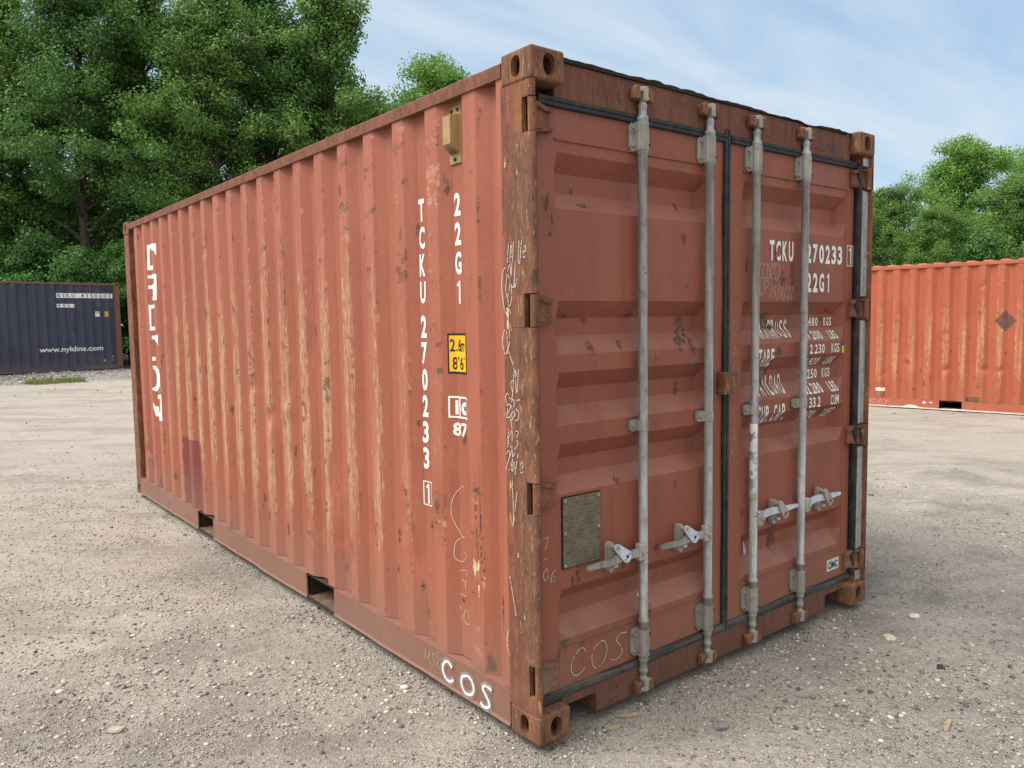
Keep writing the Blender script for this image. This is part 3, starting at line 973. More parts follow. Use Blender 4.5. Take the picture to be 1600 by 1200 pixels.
# sill with the two notches beside the bottom castings
yprism(bm, [(.163, .130), (.163, .094), (.335, .094), (.349, .080), (.349, .012), (2.089, .012), (2.089, .080), (2.103, .094), (W-.163, .094), (W-.163, .130)], .052, .17)
sill = from_bm('door_sill', bm, M['grimy'], main)

# ---- doors
RB = [(2.246, 0), (2.180, 1), (2.106, 1), (2.037, 0), (1.689, 0), (1.623, 1), (1.554, 1), (1.482, 0), (1.413, 0), (1.348, 1), (1.279, 1), (1.207, 0),
      (1.135, 0), (1.068, 1), (1.001, 1), (.937, 0), (.558, 0), (.500, 1), (.431, 1), (.352, 0)]
DY = 0.070; DEP = 0.056
def door_depth(z):
    p = [(b, a) for b, a in reversed(RB)]
    p = [(0, 0)]+p+[(3, 0)]
    return interp(p, z)*DEP
def door_y(x, z, x0, x1):
    """panel face between stiles x0..x1, recess ends slope over 34 mm"""
    e = min(1, max(0, min((x-x0)/0.016, (x1-x)/0.042)))
    d = door_depth(z)
    return DY+min(d, e*DEP) if d > 0 else DY
DOORCUTS_V = [z for z, _ in RB]
def build_door(x0, x1, px0, px1):
    zs = sorted([.318, 2.292]+[z for z, _ in RB])
    xs2 = [px0]+[px0+.016+(px1-px0-.058)*i/16 for i in range(17)]+[px1]
    zz = []
    for a, b in zip(zs, zs[1:]):
        k = max(1, int((b-a)/.05)); zz += [a+(b-a)*i/k for i in range(k)]
    zz.append(zs[-1])
    def wob(x, z):
        e = min(1, min(x-px0, px1-x)/.1)
        return 0.0022*e*mnoise.noise((x*3.1, z*2.2, 4))
    bm = bmesh.new()
    vv = [[bm.verts.new((x, door_y(x, z, px0, px1)+wob(x, z), z)) for x in xs2] for z in zz]
    for r in range(len(zz)-1):
        for c in range(len(xs2)-1):
            bm.faces.new((vv[r][c], vv[r][c+1], vv[r+1][c+1], vv[r+1][c]))
    panel = bm
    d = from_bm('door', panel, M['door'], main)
    bm = bmesh.new()
    box(bm, x0, px0-.0015, DY-.004, DY+.050, .150, 2.432, .004)
    box(bm, px1+.0015, x1, DY-.004, DY+.050, .150, 2.432, .004)
    box(bm, px0-.001, px1+.001, DY-.003, DY+.050, 2.2945, 2.431, .002)
    box(bm, px0-.001, px1+.001, DY-.003, DY+.050, .151, .3155, .002)
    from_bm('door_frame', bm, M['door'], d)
    return d
PL = (.165, 1.100); PR = (1.338, 2.273)
door_l = build_door(.076, 1.205, *PL)
door_r = build_door(1.233, 2.345, *PR)
door_l['label'] = 'left door with a stamped metal plate'
door_r['label'] = 'right door with white stencilled weights'

def gasket(pts, w, parent, wobble=0.002, seed=0, vertical=False, push=0.0, groove=True):
    bm = bmesh.new()
    (a0, c0), (a1, c1) = pts
    n = int(math.dist((a0, c0), (a1, c1))/.03)
    prof = [(-.5, .072), (-.5, .058), (-.42, .0505), (-.10, .0495), (-.04, .0525), (.02, .0525), (.06, .0485), (.40, .0490), (.5, .056), (.5, .072)]
    if not groove: prof = [(-.5, .072), (-.5, .060), (-.36, .0500), (-.05, .0470), (.22, .0495), (.46, .0575), (.5, .072)]
    prof = [(o_, min(.074, y_+push)) for o_, y_ in prof]
    rings = []
    for i in range(n+1):
        t = i/n
        x = a0+(a1-a0)*t; z = c0+(c1-c0)*t
        k = wobble*(mnoise.noise((t*n*.085, seed, 1))+.15*mnoise.noise((t*n*.23, seed, 4)))
        if vertical: rings.append([bm.verts.new((x+o*w+k, y+k*.7, z)) for o, y in prof])
        else: rings.append([bm.verts.new((x, y+k*.7, z+o*w+k)) for o, y in prof])
    for r0, r1 in zip(rings, rings[1:]):
        for i in range(len(prof)-1):
            bm.faces.new((r0[i], r0[i+1], r1[i+1], r1[i]))
    bm.faces.new(rings[0]); bm.faces.new(list(reversed(rings[-1])))
    return from_bm('gasket', bm, M['rubber'], parent)
gasket([(.075, 2.424), (1.20, 2.424)], .036, door_l, .0015, 1)
gasket([(1.23, 2.424), (2.375, 2.424)], .036, door_r, .0015, 2)
gasket([(.062, .141), (1.20, .146)], .040, door_l, .0050, 3, groove=False)
gasket([(1.215, .146), (2.375, .149)], .040, door_r, .0050, 4, groove=False)
gasket([(1.205, .128), (1.205, 2.462)], .040, door_r, .0045, 5, True)
bm = bmesh.new()
nn = 60; rg = []
for i in range(nn+1):
    z = .160+2.27*i/nn; k = .0012*mnoise.noise((z*3, 2, 2))
    rg.append([bm.verts.new(p) for p in ((2.3465+k, .076, z), (2.3450+k, .050, z), (2.3470+k, .027+k, z), (2.3517, .0265+k, z), (2.3517, .076, z))])
for a, b in zip(rg, rg[1:]):
    for k in range(5): bm.faces.new((a[k], a[(k+1) % 5], b[(k+1) % 5], b[k]))
bm.faces.new(rg[0]); bm.faces.new(list(reversed(rg[-1])))
from_bm('gasket', bm, M['rubber'], door_r, smooth=True)

# hinges
def hinge(z, parent, right=False):
    bm = bmesh.new()
    def X(x): return W-x if right else x
    tip = .135 if not right else .150
    px, py = (.0175, .019) if not right else (.030, .018)
    pb = bmesh.new(); cyl(pb, (X(px), py, z-.059), (X(px), py, z+.059), .0155, seg=16)
    from_bm('hinge_pin', pb, M['post'], post_far if right else post_near, smooth=False)
    # blade: dished plate with two raised ribs that close in towards its tip
    yb = DY-.004
    def rib(zs, zt):
        poly = [(px, z+zs-.009), (.055, z+zs-.009), (tip-.03, z+zt-.009), (tip, z+zt-.009), (tip, z+zt+.006), (tip-.03, z+zt+.009), (.055, z+zs+.009), (px, z+zs+.009)]
        prism(bm, [(X(a), b) for a, b in poly], lambda a, b: (a, .040 if abs(a-X(px)) > .02 else .012, b), lambda a, b: (a, yb if abs(a-X(px)) > .02 else .03, b))
    rib(.050, .036); rib(-.050, -.036)
    prism(bm, [(X(px), z-.046), (X(.06), z-.046), (X(tip-.004), z-.034), (X(tip-.004), z+.034), (X(.06), z+.046), (X(px), z+.046)],
          lambda a, b: (a, .052 if abs(a-X(px)) > .02 else .020, b), lambda a, b: (a, yb if abs(a-X(px)) > .02 else .03, b))
    from_bm('hinge', bm, M['hinge'] if z > .4 else M['header'], parent)
for z in HINGE_Z:
    hinge(z, door_l); hinge(z, door_r, True)

# lock rods
BY = 0.036
def lock_rod(x, parent, hd, lean):
    bm = bmesh.new()
    prof = [(.062, .012), (.068, .017), (.085, .017), (.090, .013), (.100, .013), (.106, .019), (.120, .019), (.126, .016), (.150, .016), (.158, .021), (.162, .021),
            (.325, .0195), (.327, .0235), (.341, .0235), (.343, .0195), (2.283, .0195), (2.285, .0235), (2.300, .0235), (2.302, .021),
            (2.412, .021), (2.420, .0235), (2.430, .0235), (2.436, .0165), (2.462, .0165), (2.468, .019), (2.478, .019), (2.484, .014), (2.495, .014)]
    lathe(bm, x, BY, prof)
    for v in bm.verts:    # rods knocked slightly out of true
        v.co.x += lean*math.sin((v.co.z-.35)/1.9*math.pi) if .35 < v.co.z < 2.25 else 0
    rod = from_bm('locking_rod', bm, M['galv'], parent, smooth=True)
    # cam heads
    for z0, s in ((2.495, 1), (.078, -1)):
        bm = bmesh.new()
        box(bm, x-.012, x+.014, BY-.022, BY+.016, min(z0-.004*s, z0+.052*s), max(z0-.004*s, z0+.052*s), .004)
        box(bm, x-.034, x-.010, BY-.020, BY+.004, min(z0+.030*s, z0+.048*s), max(z0+.030*s, z0+.048*s), .004)
        box(bm, x+.012, x+.030, BY-.016, BY+.004, min(z0+.002*s, z0+.016*s), max(z0+.002*s, z0+.016*s), .004)
        from_bm('rod_cam', bm, M['galv_warm'], parent)
        z1 = z0+.026*s
        for (a, b, c0, c1) in ((-.058, -.018, -.028, .024), (.020, .054, -.032, .022)):
            bm = bmesh.new()
            box(bm, x+a, x+b, BY-.018, .0575 if s > 0 else .0515, z1+c0, z1+c1, .010, 3)
            bmesh.ops.subdivide_edges(bm, edges=bm.edges[:], cuts=1)
            for v in bm.verts:
                v.co += Vector((mnoise.noise(v.co*60), mnoise.noise(v.co*60+Vector((5, 5, 5))), mnoise.noise(v.co*60+Vector((9, 1, 3)))))*.007
            from_bm('cam_keeper', bm, M['rust_bare'], header if s > 0 else sill, smooth=True)
    # bearing brackets top and bottom
    for zc in (2.353, .240):
        bm = bmesh.new()
        hw, hh = .056, .060
        poly = [(x-hw, zc-hh+.02), (x-hw+.016, zc-hh), (x+.030, zc-hh), (x+.030, zc+hh), (x-hw+.016, zc+hh), (x-hw, zc+hh-.02)]
        yprism(bm, poly, .056, .0655)
        # cover wrapped over the rod
        pts = [(x-.030, .0555), (x-.027, .040)]+[(x+.029*math.cos(t), BY+.006-.033*math.sin(t)) for t in [math.pi-.35-(math.pi-.35-.1)*i/7 for i in range(8)]]+[(x+.030, .0555)]
        zprism(bm, pts, zc-hh+.003, zc+hh-.003)
        for dz in (-.036, .036):
            cyl(bm, (x-.040, .0558, zc+dz), (x-.040, .046, zc+dz), .0085, .007, 10)
        from_bm('rod_bracket', bm, M['galv_brk'], parent)
        bm = bmesh.new()
        for dz in (-.038, .038):
            cyl(bm, (x+.013, .0165, zc+dz), (x+.0145, .0095, zc+dz), .0055, seg=8)
        from_bm('bracket_hole', bm, M['bolt'], parent)
    # guide clip half way up
    bm = bmesh.new()
    zc = 1.172
    yprism(bm, [(x-.058, zc-.016), (x-.050, zc-.024), (x+.026, zc-.024), (x+.026, zc+.024), (x-.050, zc+.024), (x-.058, zc+.016)], .052, .0655)
    pts = [(x-.030, .0515), (x-.026, .040)]+[(x+.024*math.cos(t), BY+.004-.0265*math.sin(t)) for t in [math.pi-.3-(math.pi-.4)*i/7 for i in range(8)]]+[(x+.026, .0515)]
    zprism(bm, pts, zc-.0215, zc+.0215)
    cyl(bm, (x-.043, .0515, zc), (x-.043, .042, zc), .0085, .007, 10)
    from_bm('rod_clip', bm, M['galv_brk'], parent)
    # handle: hub on the rod, arm, hand grip
    zc = 0.645
    bm = bmesh.new()
    a0, a1 = sorted((x+hd*.006, x+hd*.048))
    box(bm, a0, a1, BY-.028, BY+.004, zc-.040, zc+.032, .007, 3)
    cyl(bm, (x+hd*.030, BY-.0295, zc-.005), (x+hd*.030, BY-.040, zc-.005), .009, seg=10)
    from_bm('handle_hub', bm, M['galv_warm'], parent)
    tilt = .012
    bm = bmesh.new()
    path = [(.044, -.006), (.10, -.004), (.15, -.006), (.185, -.010)] if hd < 0 else [(.044, .0), (.10, .012), (.15, .014), (.20, .010)]
    for (d0, e0), (d1, e1) in zip(path, path[1:]):
        prism(bm, [(x+hd*d0, zc+e0-.016), (x+hd*d1, zc+e1-.016), (x+hd*d1, zc+e1+.016), (x+hd*d0, zc+e0+.016)], lambda a, b: (a, BY-.020, b), lambda a, b: (a, BY-.006, b))
    arm = from_bm('handle_arm', bm, M['galv_warm'] if hd < 0 else M['zinc'], parent)
    bm = bmesh.new()
    d, e = path[-1]
    prism(bm, [(x+hd*d, zc+e-.016), (x+hd*(d+.03), zc+e-.010), (x+hd*.340, zc+e-.011), (x+hd*.352, zc+e-.005), (x+hd*.352, zc+e+.007), (x+hd*.30, zc+e+.011), (x+hd*d, zc+e+.014)],
          lambda a, b: (a, BY-.027, b), lambda a, b: (a, BY-.011, b))
    bmesh.ops.bevel(bm, geom=bm.edges[:], offset=.004, segments=2, affect='EDGES')
    from_bm('handle_grip', bm, M['dark_handle'] if hd < 0 else M['zinc'], parent)
    # catch on the door: upright plate with a swinging tongue
    cx = x+hd*.185
    bm = bmesh.new()
    pl = [(cx+.017*math.cos(t), zc+.045+.017*math.sin(t)) for t in [math.pi*i/8 for i in range(9)]]+[(cx+.017*math.cos(t), zc-.048+.017*math.sin(t)) for t in [math.pi+math.pi*i/8 for i in range(9)]]
    yprism(bm, pl, .040, .0668)
    box(bm, cx-.012, cx+.012, .012, .042, zc-.040, zc-.027, .004)
    cyl(bm, (cx, .0395, zc+.045), (cx, .003, zc+.045), .0105, seg=12)
    from_bm('handle_catch', bm, M['galv_warm'], parent)
    bm = bmesh.new()
    dx, dz = (.056, -.046) if hd < 0 else (.046, -.056)
    c0 = (cx, zc+.045); c1 = (cx+dx, zc+.045+dz)
    th = math.atan2(dz, dx)
    pts = [(c0[0]+.016*math.cos(t), c0[1]+.016*math.sin(t)) for t in [th+math.pi/2+math.pi*i/8 for i in range(9)]]
    pts += [(c1[0]+.030*math.cos(t)*.85, c1[1]+.026*math.sin(t)) for t in [th-math.pi/2+math.pi*i/10 for i in range(11)]]
    yprism(bm, pts, .005, .010)
    from_bm('catch_tongue', bm, M['zinc'] if hd < 0 else M['galv_warm'], parent)
    bm = bmesh.new()
    cyl(bm, (c1[0], .0052, c1[1]), (c1[0], .0030, c1[1]), .007, seg=10)
    cyl(bm, (c1[0]+.014, .0052, c1[1]+.008), (c1[0]+.014, .0035, c1[1]+.008), .003, seg=8)
    cyl(bm, (c1[0]-.010, .0052, c1[1]-.012), (c1[0]-.010, .0035, c1[1]-.012), .003, seg=8)
    from_bm('tongue_hole', bm, M['bolt'], parent)
for x, p, hd, ln in ((.617, door_l, -1, .002), (1.052, door_l, -1, .003), (1.402, door_r, 1, -.004), (1.818, door_r, 1, -.003)):
    lock_rod(x, p, hd, ln)

bm = bmesh.new()
lathe(bm, 1.402, BY, [(.740, .0198), (.80, .0199), (.86, .0199), (.92, .0199), (.98, .0199), (1.04, .0199), (1.105, .0198)], 20)
for v in bm.verts: v.co.x += -.004*math.sin((v.co.z-.35)/1.9*math.pi)
M['rod_white'] = marking('flaking_white_rod_paint', (0.66, 0.66, 0.65), 0.56, 1.0, 22)
from_bm('paint_patch', bm, M['rod_white'], door_r, smooth=True)
# seam beads, centre lock block, data plate
for d, (a, b) in ((door_l, PL), (door_r, PR)):
    for z in (2.293, .317):
        bm = bmesh.new(); box(bm, a+.002, b-.002, DY-.0065, DY-.002, z-.0035, z+.0035, .0015)
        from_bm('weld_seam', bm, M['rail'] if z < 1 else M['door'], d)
bm = bmesh.new()
box(bm, 1.148, 1.205, .020, .066, 1.262, 1.364, .004)
box(bm, 1.208, 1.250, .022, .066, 1.264, 1.362, .004)
from_bm('lock_block', bm, M['rust_bare'], door_r)
bm = bmesh.new()
box(bm, .187, .389, .0625, .0665, .640, .921)
pl = from_bm('data_plate', bm, M['plate'], door_l)
bm = bmesh.new(); box(bm, .183, .393, .0660, .0705, .636, .925); from_bm('plate_backing', bm, M['dark'], pl)
bm = bmesh.new()
for a in (.197, .380):
    for b in (.650, .780, .908):
        if a > .3 and b < .7: continue
        cyl(bm, (a, .0624, b), (a, .0575, b), .0075, .005, 10)
from_bm('rivet', bm, M['galv_brk'], pl)

# ---- lettering on the right door
def dsurf(panel, lift=.0018):
    return lambda u, v: (u, door_y(u, v, *panel)-lift-.0010, v)
def flat_door(lift=.0018):
    return lambda u, v: (u, DY-.004-lift, v)
SR, SL = dsurf(PR), dsurf(PL)
cutR = [PR[0]+.016, PR[1]-.042]; cutL = [PL[0]+.016, PL[1]-.042]
def dtext(s, u0, u1, v0, v1, pitch_n=None, mat='white', off=.03, gap=.24):
    n = len(s); p = (u1-u0)/(n-gap)
    return decal('lettering', text_geo(s, u0, v0, p*(1-gap), v1-v0, p, off), SR, M[mat], door_r, cutR, DOORCUTS_V)
dtext('TCKU', 1.560, 1.766, 1.889, 1.988, off=.035)
dtext('270233', 1.884, 2.234, 1.888, 1.986, off=.035)
decal('lettering', join_geo(frame_geo(2.277, 2.343, 1.882, 1.994, .0045), text_geo('1', 2.286, 1.892, .05, .094, .05, .035)), flat_door(), M['white'], door_r)
dtext('22G1', 1.888, 2.118, 1.738, 1.838, off=.035)
ADV = {'.': 0.45, ' ': 0.55}
def rtext(s_, right, pitch, v0, v1, mat='white', off=.02, gap=.22):
    """a row of stencilled characters ending at `right`"""
    adv = [ADV.get(c, 1.0)*pitch for c in s_]
    u = right+gap*pitch-sum(adv)
    gs = []
    for c, a in zip(s_, adv):
        if c != ' ': gs.append(text_geo(c, u, v0, pitch*(1-gap) if c != '.' else pitch*.75, v1-v0, 1, off))
        u += a
    return decal('lettering', join_geo(*gs), SR, M[mat], door_r, cutR, DOORCUTS_V)
rtext('MAXGROSS', 1.800, .0372, 1.506, 1.600, 'white_worn')
rtext('TARE', 1.612, .0345, 1.368, 1.457)
rtext('PAYLOAD', 1.748, .0350, 1.224, 1.323, 'white_worn')
rtext('CUB. CAP.', 1.725, .0346, 1.087, 1.177)
for num, r0, unit, r1, z0, z1 in (('30.480', 2.096, 'KGS', 2.232, 1.561, 1.608), ('67.200', 2.081, 'LBS', 2.231, 1.492, 1.537), ('2.230', 2.074, 'KGS', 2.222, 1.418, 1.467), ('4.920', 2.069, 'LBS', 2.215, 1.355, 1.395),
                                  ('28.250', 2.094, 'KGS', 2.224, 1.281, 1.332), ('62.280', 2.080, 'LBS', 2.232, 1.206, 1.260), ('33.2', 2.042, 'CUM', 2.224, 1.133, 1.188), ('1.170', 2.032, 'CUFT', 2.224, 1.068, 1.115)):
    rtext(num, r0, .0335, z0, z1); rtext(unit, r1, .0285, z0, z1)
decal('sticker', poly_geo([rect(2.250, 2.272, 1.410, 1.452)]), SR, M['yellow'], door_r, cutR, DOORCUTS_V)
decal('sticker', poly_geo([rect(2.248, 2.274, 1.452, 1.472)]), SR, M['blue'], door_r, cutR, DOORCUTS_V)
mk = decal('maker_sticker', poly_geo([rect(2.127, 2.252, .211, .277)]), flat_door(.0012), M['cream'], door_r)
decal('lettering', natural_text('CIMC', 2.139, .226, .100, .036, .03), flat_door(.0026), M['blue'], mk)
# chalk on the doors
def strokes(name, ss_, w, surf, mat, parent, cu=(), cv=(), smooth=True):
    return decal(name, stroke_geo(ss_, w, smooth), surf, M[mat], parent, cu, cv)
def place(strs, u0, v0, sx, sz, shear=0):
    return [[(u0+a*sx+b*shear*sz, v0+b*sz) for a, b in s] for s in strs]
LC = {'C': [[(.9, .8), (.6, 1), (.2, .85), (0, .45), (.2, .08), (.6, 0), (.95, .2)]],
      'O': [[(.5, 1), (.1, .8), (0, .4), (.3, 0), (.8, .1), (1, .5), (.8, .9), (.5, 1)]],
      'S': [[(1, .95), (.5, 1), (.25, .8), (.6, .5), (.8, .2), (.4, 0), (0, .1)]],
      'A': [[(0, 0), (.45, 1), (.9, 0)], [(.2, .4), (.75, .4)]],
      'K': [[(0, 1), (.05, 0)], [(.8, 1), (.1, .45), (.9, 0)]],
      'N': [[(0, 0), (.1, 1), (.75, 0), (.85, 1)]],
      '7': [[(0, .95), (.5, 1), (.9, .95), (.4, 0)]], '0': [[(.5, 1), (.05, .6), (.3, 0), (.8, .3), (.75, .85), (.5, 1)]],
      '6': [[(.8, 1), (.2, .6), (.05, .2), (.4, 0), (.8, .2), (.6, .48), (.15, .3)]], '-': [[(0, .5), (.8, .55)]],
      '1': [[(.5, 1), (.45, 0)]], '2': [[(.05, .8), (.45, 1), (.8, .75), (.1, 0), (.9, .05)]], '3': [[(.1, .95), (.7, .9), (.35, .55), (.75, .3), (.1, 0)]],
      '5': [[(.9, 1), (.2, .95), (.15, .55), (.7, .45), (.7, .1), (.05, 0)]], '8': [[(.5, .5), (.1, .8), (.5, 1), (.85, .8), (.5, .5), (.1, .2), (.5, 0), (.9, .2), (.5, .5)]],
      '/': [[(.7, 1.2), (.2, -.2)]], 'e': [[(.1, .3), (.8, .4), (.5, .7), (.1, .4), (.3, 0), (.9, .1)]], 'I': [[(.5, 1), (.5, 0)]], 'M': [[(0, 0), (.1, 1), (.5, .3), (.85, 1), (1, 0)]],
      'Y': [[(0, 1), (.5, .5)], [(1, 1), (.3, 0)]], 'U': [[(0, 1), (.1, .1), (.6, 0), (.8, 1)]], 'D': [[(0, 0), (.05, 1), (.7, .8), (.85, .4), (.5, .05), (0, 0)]],
      'W': [[(0, 1), (.25, 0), (.5, .7), (.75, 0), (1, 1)]], 'P': [[(0, 0), (.1, 1), (.8, .85), (.6, .5), (.1, .45)]], 'u': [[(0, .6), (.1, .05), (.6, .05), (.75, .6), (.8, 0)]], 'n': [[(0, 0), (.1, .6), (.6, .6), (.75, 0)]]}
def hand(s, u0, v0, w, h, pitch, shear=.1, vertical=False):
    out = []
    for i, ch in enumerate(s):
        if ch in LC:
            out += place(LC[ch], u0+(0 if vertical else i*pitch), v0-(i*pitch if vertical else 0), w, h, shear)
    return out
strokes('chalk_writing', hand('COS', .215, .190, .085, .105, .115, .18), .0040, flat_door(), 'chalk', door_l)
strokes('chalk_writing', hand('7-0', .082, .735, .030, .045, .060, 0, True) + hand('6', .118, .600, .028, .05, .05), .0032, flat_door(), 'chalk', door_l)
strokes('chalk_writing', hand('NCAK', 1.266, 1.555, .036, .048, .062, 0, True), .0032, flat_door(), 'chalk_faint', door_r)
strokes('chalk_writing', hand('NCAK', 1.266, 1.140, .036, .048, .062, 0, True), .0032, flat_door(), 'chalk_faint', door_r)
strokes('chalk_writing', hand('COSCO', 1.468, 1.800, .042, .075, .033, .1)+hand('UP', 1.480, 1.725, .036, .065, .038)+hand('15/8/22', 1.560, 1.705, .026, .058, .030, .15), .0026, SR, 'chalk', door_r, cutR, DOORCUTS_V)
for st in ([(.700, .452), (.690, .452), (.694, .420)], [(.664, .418), (.672, .385)]):
    strokes('paint_fleck', [st], .007, SL, 'spray', door_l, cutL, DOORCUTS_V, False)
strokes('chalk_writing', hand('35/27', .640, 1.60, .02, .028, .026)+hand('2021', .66, 1.53, .018, .02, .024)+hand('5287', .655, 1.46, .018, .02, .024), .0018, SL, 'chalk_faint', door_l, cutL, DOORCUTS_V)
random.seed(9)
# scraped patches of bare, dirty metal on the door panels
M['scrape'] = marking('dark_scraped_metal', (0.095, 0.062, 0.047), 0.53, 0.8, 60)
M['scrape_grey'] = marking('grey_scraped_metal', (0.19, 0.155, 0.13), 0.53, 0.8, 60)
def blob(cx, cz, rx, rz, n=17):
    rx *= .8; rz *= .85
    return [(cx+rx*math.cos(2*math.pi*i/n)*random.uniform(.5, 1.1), cz+rz*math.sin(2*math.pi*i/n)*random.uniform(.5, 1.1)) for i in range(n)]
marks([blob(*q) for q in [(.95, 1.56, .055, .10), (.98, 1.50, .03, .07), (.90, 1.50, .03, .05), (.36, 1.505, .03, .035), (.36, 1.615, .02, .02), (.53, 1.51, .02, .03), (.62, 1.63, .05, .012), (.25, 1.63, .03, .012),
        (.93, 1.30, .03, .05), (.33, 2.06, .05, .014), (.92, 1.96, .02, .04), (.30, 2.115, .012, .02), (.92, 2.10, .02, .03), (.27, .60, .02, .05), (.24, .58, .012, .04), (.74, .62, .03, .02), (.50, .95, .02, .02), (.86, .88, .015, .03)]], SL, M['scrape'], door_l, cutL, DOORCUTS_V)
marks([blob(*q) for q in [(.975, 1.395, .075, .014), (.94, 1.76, .028, .022), (.56, 1.405, .012, .014), (.42, 1.395, .010, .014), (.98, 1.42, .06, .02)]], SL, M['scrape_grey'], door_l, cutL, DOORCUTS_V)
marks([blob(*q) for q in [(1.620, 1.925, .024, .044), (1.76, 1.83, .028, .09), (1.675, 1.80, .03, .055), (1.60, 1.80, .008, .04), (1.455, 1.93, .02, .03), (1.60, 1.60, .05, .05), (1.64, 1.56, .06, .02), (1.62, 1.36, .02, .07),
        (1.58, 1.27, .02, .06), (2.13, 1.60, .03, .016), (1.65, 1.44, .05, .025), (1.98, 2.12, .03, .008), (2.15, 1.645, .03, .014), (2.1, 1.10, .02, .02), (1.62, .55, .06, .04), (1.9, .58, .05, .02)]], SR, M['scrape'], door_r, cutR, DOORCUTS_V)
M['paleblue'] = marking('pale_blue_scrape', (0.40, 0.55, 0.72), 0.62, .95, 30)
marks([[(1.442, .505), (1.470, .452), (1.462, .432), (1.446, .440)]], SR, M['paleblue'], door_r, cutR, DOORCUTS_V)
SH = lambda u, v: (u, .0562, v)
marks([blob(*q) for q in [(.505, 2.49, .02, .035), (.78, 2.50, .006, .03), (.82, 2.49, .006, .03), (1.55, 2.50, .006, .04), (1.58, 2.51, .005, .035), (1.61, 2.50, .006, .04), (1.64, 2.49, .006, .03), (1.68, 2.51, .006, .05), (1.98, 2.47, .10, .014), (2.1, 2.49, .10, .02), (.36, 2.49, .006, .03), (.31, 2.5, .006, .03)]], SH, M['scrape'], header)

# ---- side: vent, marks, stickers
bm = bmesh.new()
xv = SD.x(.535, 2.4)
def vb(y0, y1, z0, z1, x0, x1, b=.003): box(bm, xv-x1, xv-x0, y0, y1, z0, z1, b)
vb(.494, .576, 2.262, 2.492, 0.0005, .008, .002)
prism(bm, [(.500, 2.300), (.570, 2.300), (.570, 2.455), (.500, 2.455)], lambda y, z: (xv-.008, y, z), lambda y, z: (xv-.050, y+(.535-y)*.25, z+(-.008 if z > 2.4 else .035)))
vent = from_bm('air_vent', bm, M['vent'], side_panel)
bm = bmesh.new()
for y, z in ((.512, 2.475), (.556, 2.475), (.535, 2.279)):
    cyl(bm, (xv-.008, y, z), (xv-.014, y, z), .009, .006, 8)
for i in range(6):
    zz = 2.303+.0055*i
    t = i/6
    box(bm, xv-.016-.034*t, xv-.012-.034*t, .512, .558, zz, zz+.0025)
from_bm('vent_bolt', bm, M['bolt'], vent)
SS = SD.surf(); SS2 = SD.surf(.0028); CU = SD.cuts
DZ = [0.166+.0245*i for i in range(97)]
def vtext(s, yc, ztop, w, h, pitch, off=.035):
    gs = []
    for i, ch in enumerate(s):
        if ch == ' ': continue
        gs.append(text_geo(ch, -yc-w/2, ztop-h-i*pitch, w, h, 1, off))
    return join_geo(*gs)
decal('lettering', vtext('22G1', .537, 2.146, .046, .095, .1205), SS, M['white'], side_panel, CU, DZ)
decal('lettering', vtext('TCKU', .817, 2.155, .046, .098, .1200), SS, M['white'], side_panel, CU, DZ)
decal('lettering', vtext('270233', .817, 1.644, .046, .099, .1185), SS, M['white'], side_panel, CU, DZ)
decal('lettering', join_geo(frame_geo(-.847, -.777, .785, .897, .005), text_geo('1', -.837, .795, .05, .092, 1, .035)), SS, M['white'], side_panel, CU, DZ)
st = decal('height_sticker', poly_geo([rect(-.602, -.452, 1.396, 1.566)]), SS, M['black'], side_panel, CU, DZ)
decal('height_sticker_face', poly_geo([rect(-.594, -.460, 1.405, 1.557)]), SS2, M['yellow'], st, CU, DZ)
S3 = SD.surf(.0040)
decal('lettering', join_geo(text_geo("2.6", -.590, 1.490, .022, .052, .0215, .01), text_geo('m', -.524, 1.490, .022, .036, 1, .01), text_geo("8'6'", -.580, 1.413, .024, .054, .0225, .01)), S3, M['black'], st, CU, DZ)
decal('lettering', join_geo(frame_geo(-.603, -.455, 1.207, 1.300, .008), poly_geo([rect(-.549, -.541, 1.215, 1.292)]), text_geo('i', -.592, 1.222, .055, .062, 1, .04), text_geo('c', -.534, 1.222, .046, .056, 1, .04), natural_text('87', -.585, 1.133, .095, .056, .03)), SS, M['white'], side_panel, CU, DZ)
BIG = [[(5.304, 2.326), (5.023, 2.315), (5.025, 2.216), (5.037, 2.22), (5.048, 2.254), (5.273, 2.297), (5.279, 2.255), (5.282, 2.143), (5.087, 2.131), (5.094, 2.096), (5.312, 2.105)],
       [(5.313, 2.058), (5.035, 2.058), (5.037, 1.938), (5.043, 1.834), (5.274, 1.839), (5.272, 1.876), (5.119, 1.872), (5.272, 1.94), (5.31, 1.938), (5.312, 1.97), (5.132, 1.969), (5.077, 1.987), (5.083, 2.021), (5.312, 2.033)],
       [(5.319, 1.8), (5.108, 1.799), (5.109, 1.767), (5.294, 1.767), (5.299, 1.608), (5.118, 1.61), (5.125, 1.576), (5.317, 1.573)],
       [(5.3, 1.528), (5.048, 1.534), (5.054, 1.444), (5.095, 1.473), (5.278, 1.492), (5.302, 1.5)],
       [(5.306, 1.338), (5.269, 1.341), (5.271, 1.307), (5.307, 1.303)],
       [(5.304, 1.265), (5.269, 1.257), (5.076, 1.24), (5.048, 1.197), (5.051, 1.1), (5.104, 1.064), (5.288, 1.032), (5.325, 1.043), (5.321, 1.062), (5.291, 1.07), (5.275, 1.101), (5.272, 1.185), (5.286, 1.223), (5.303, 1.234)],
       [(5.272, 0.996), (5.045, 1.019), (5.048, 0.791), (5.13, 0.782), (5.302, 0.809), (5.322, 0.878), (5.324, 0.939), (5.306, 0.901), (5.088, 0.859), (5.073, 0.981), (5.272, 0.965)]]
decal('lettering', poly_geo([[(-a, b) for a, b in p] for p in BIG]), SS, M['white'], side_panel, CU, DZ)
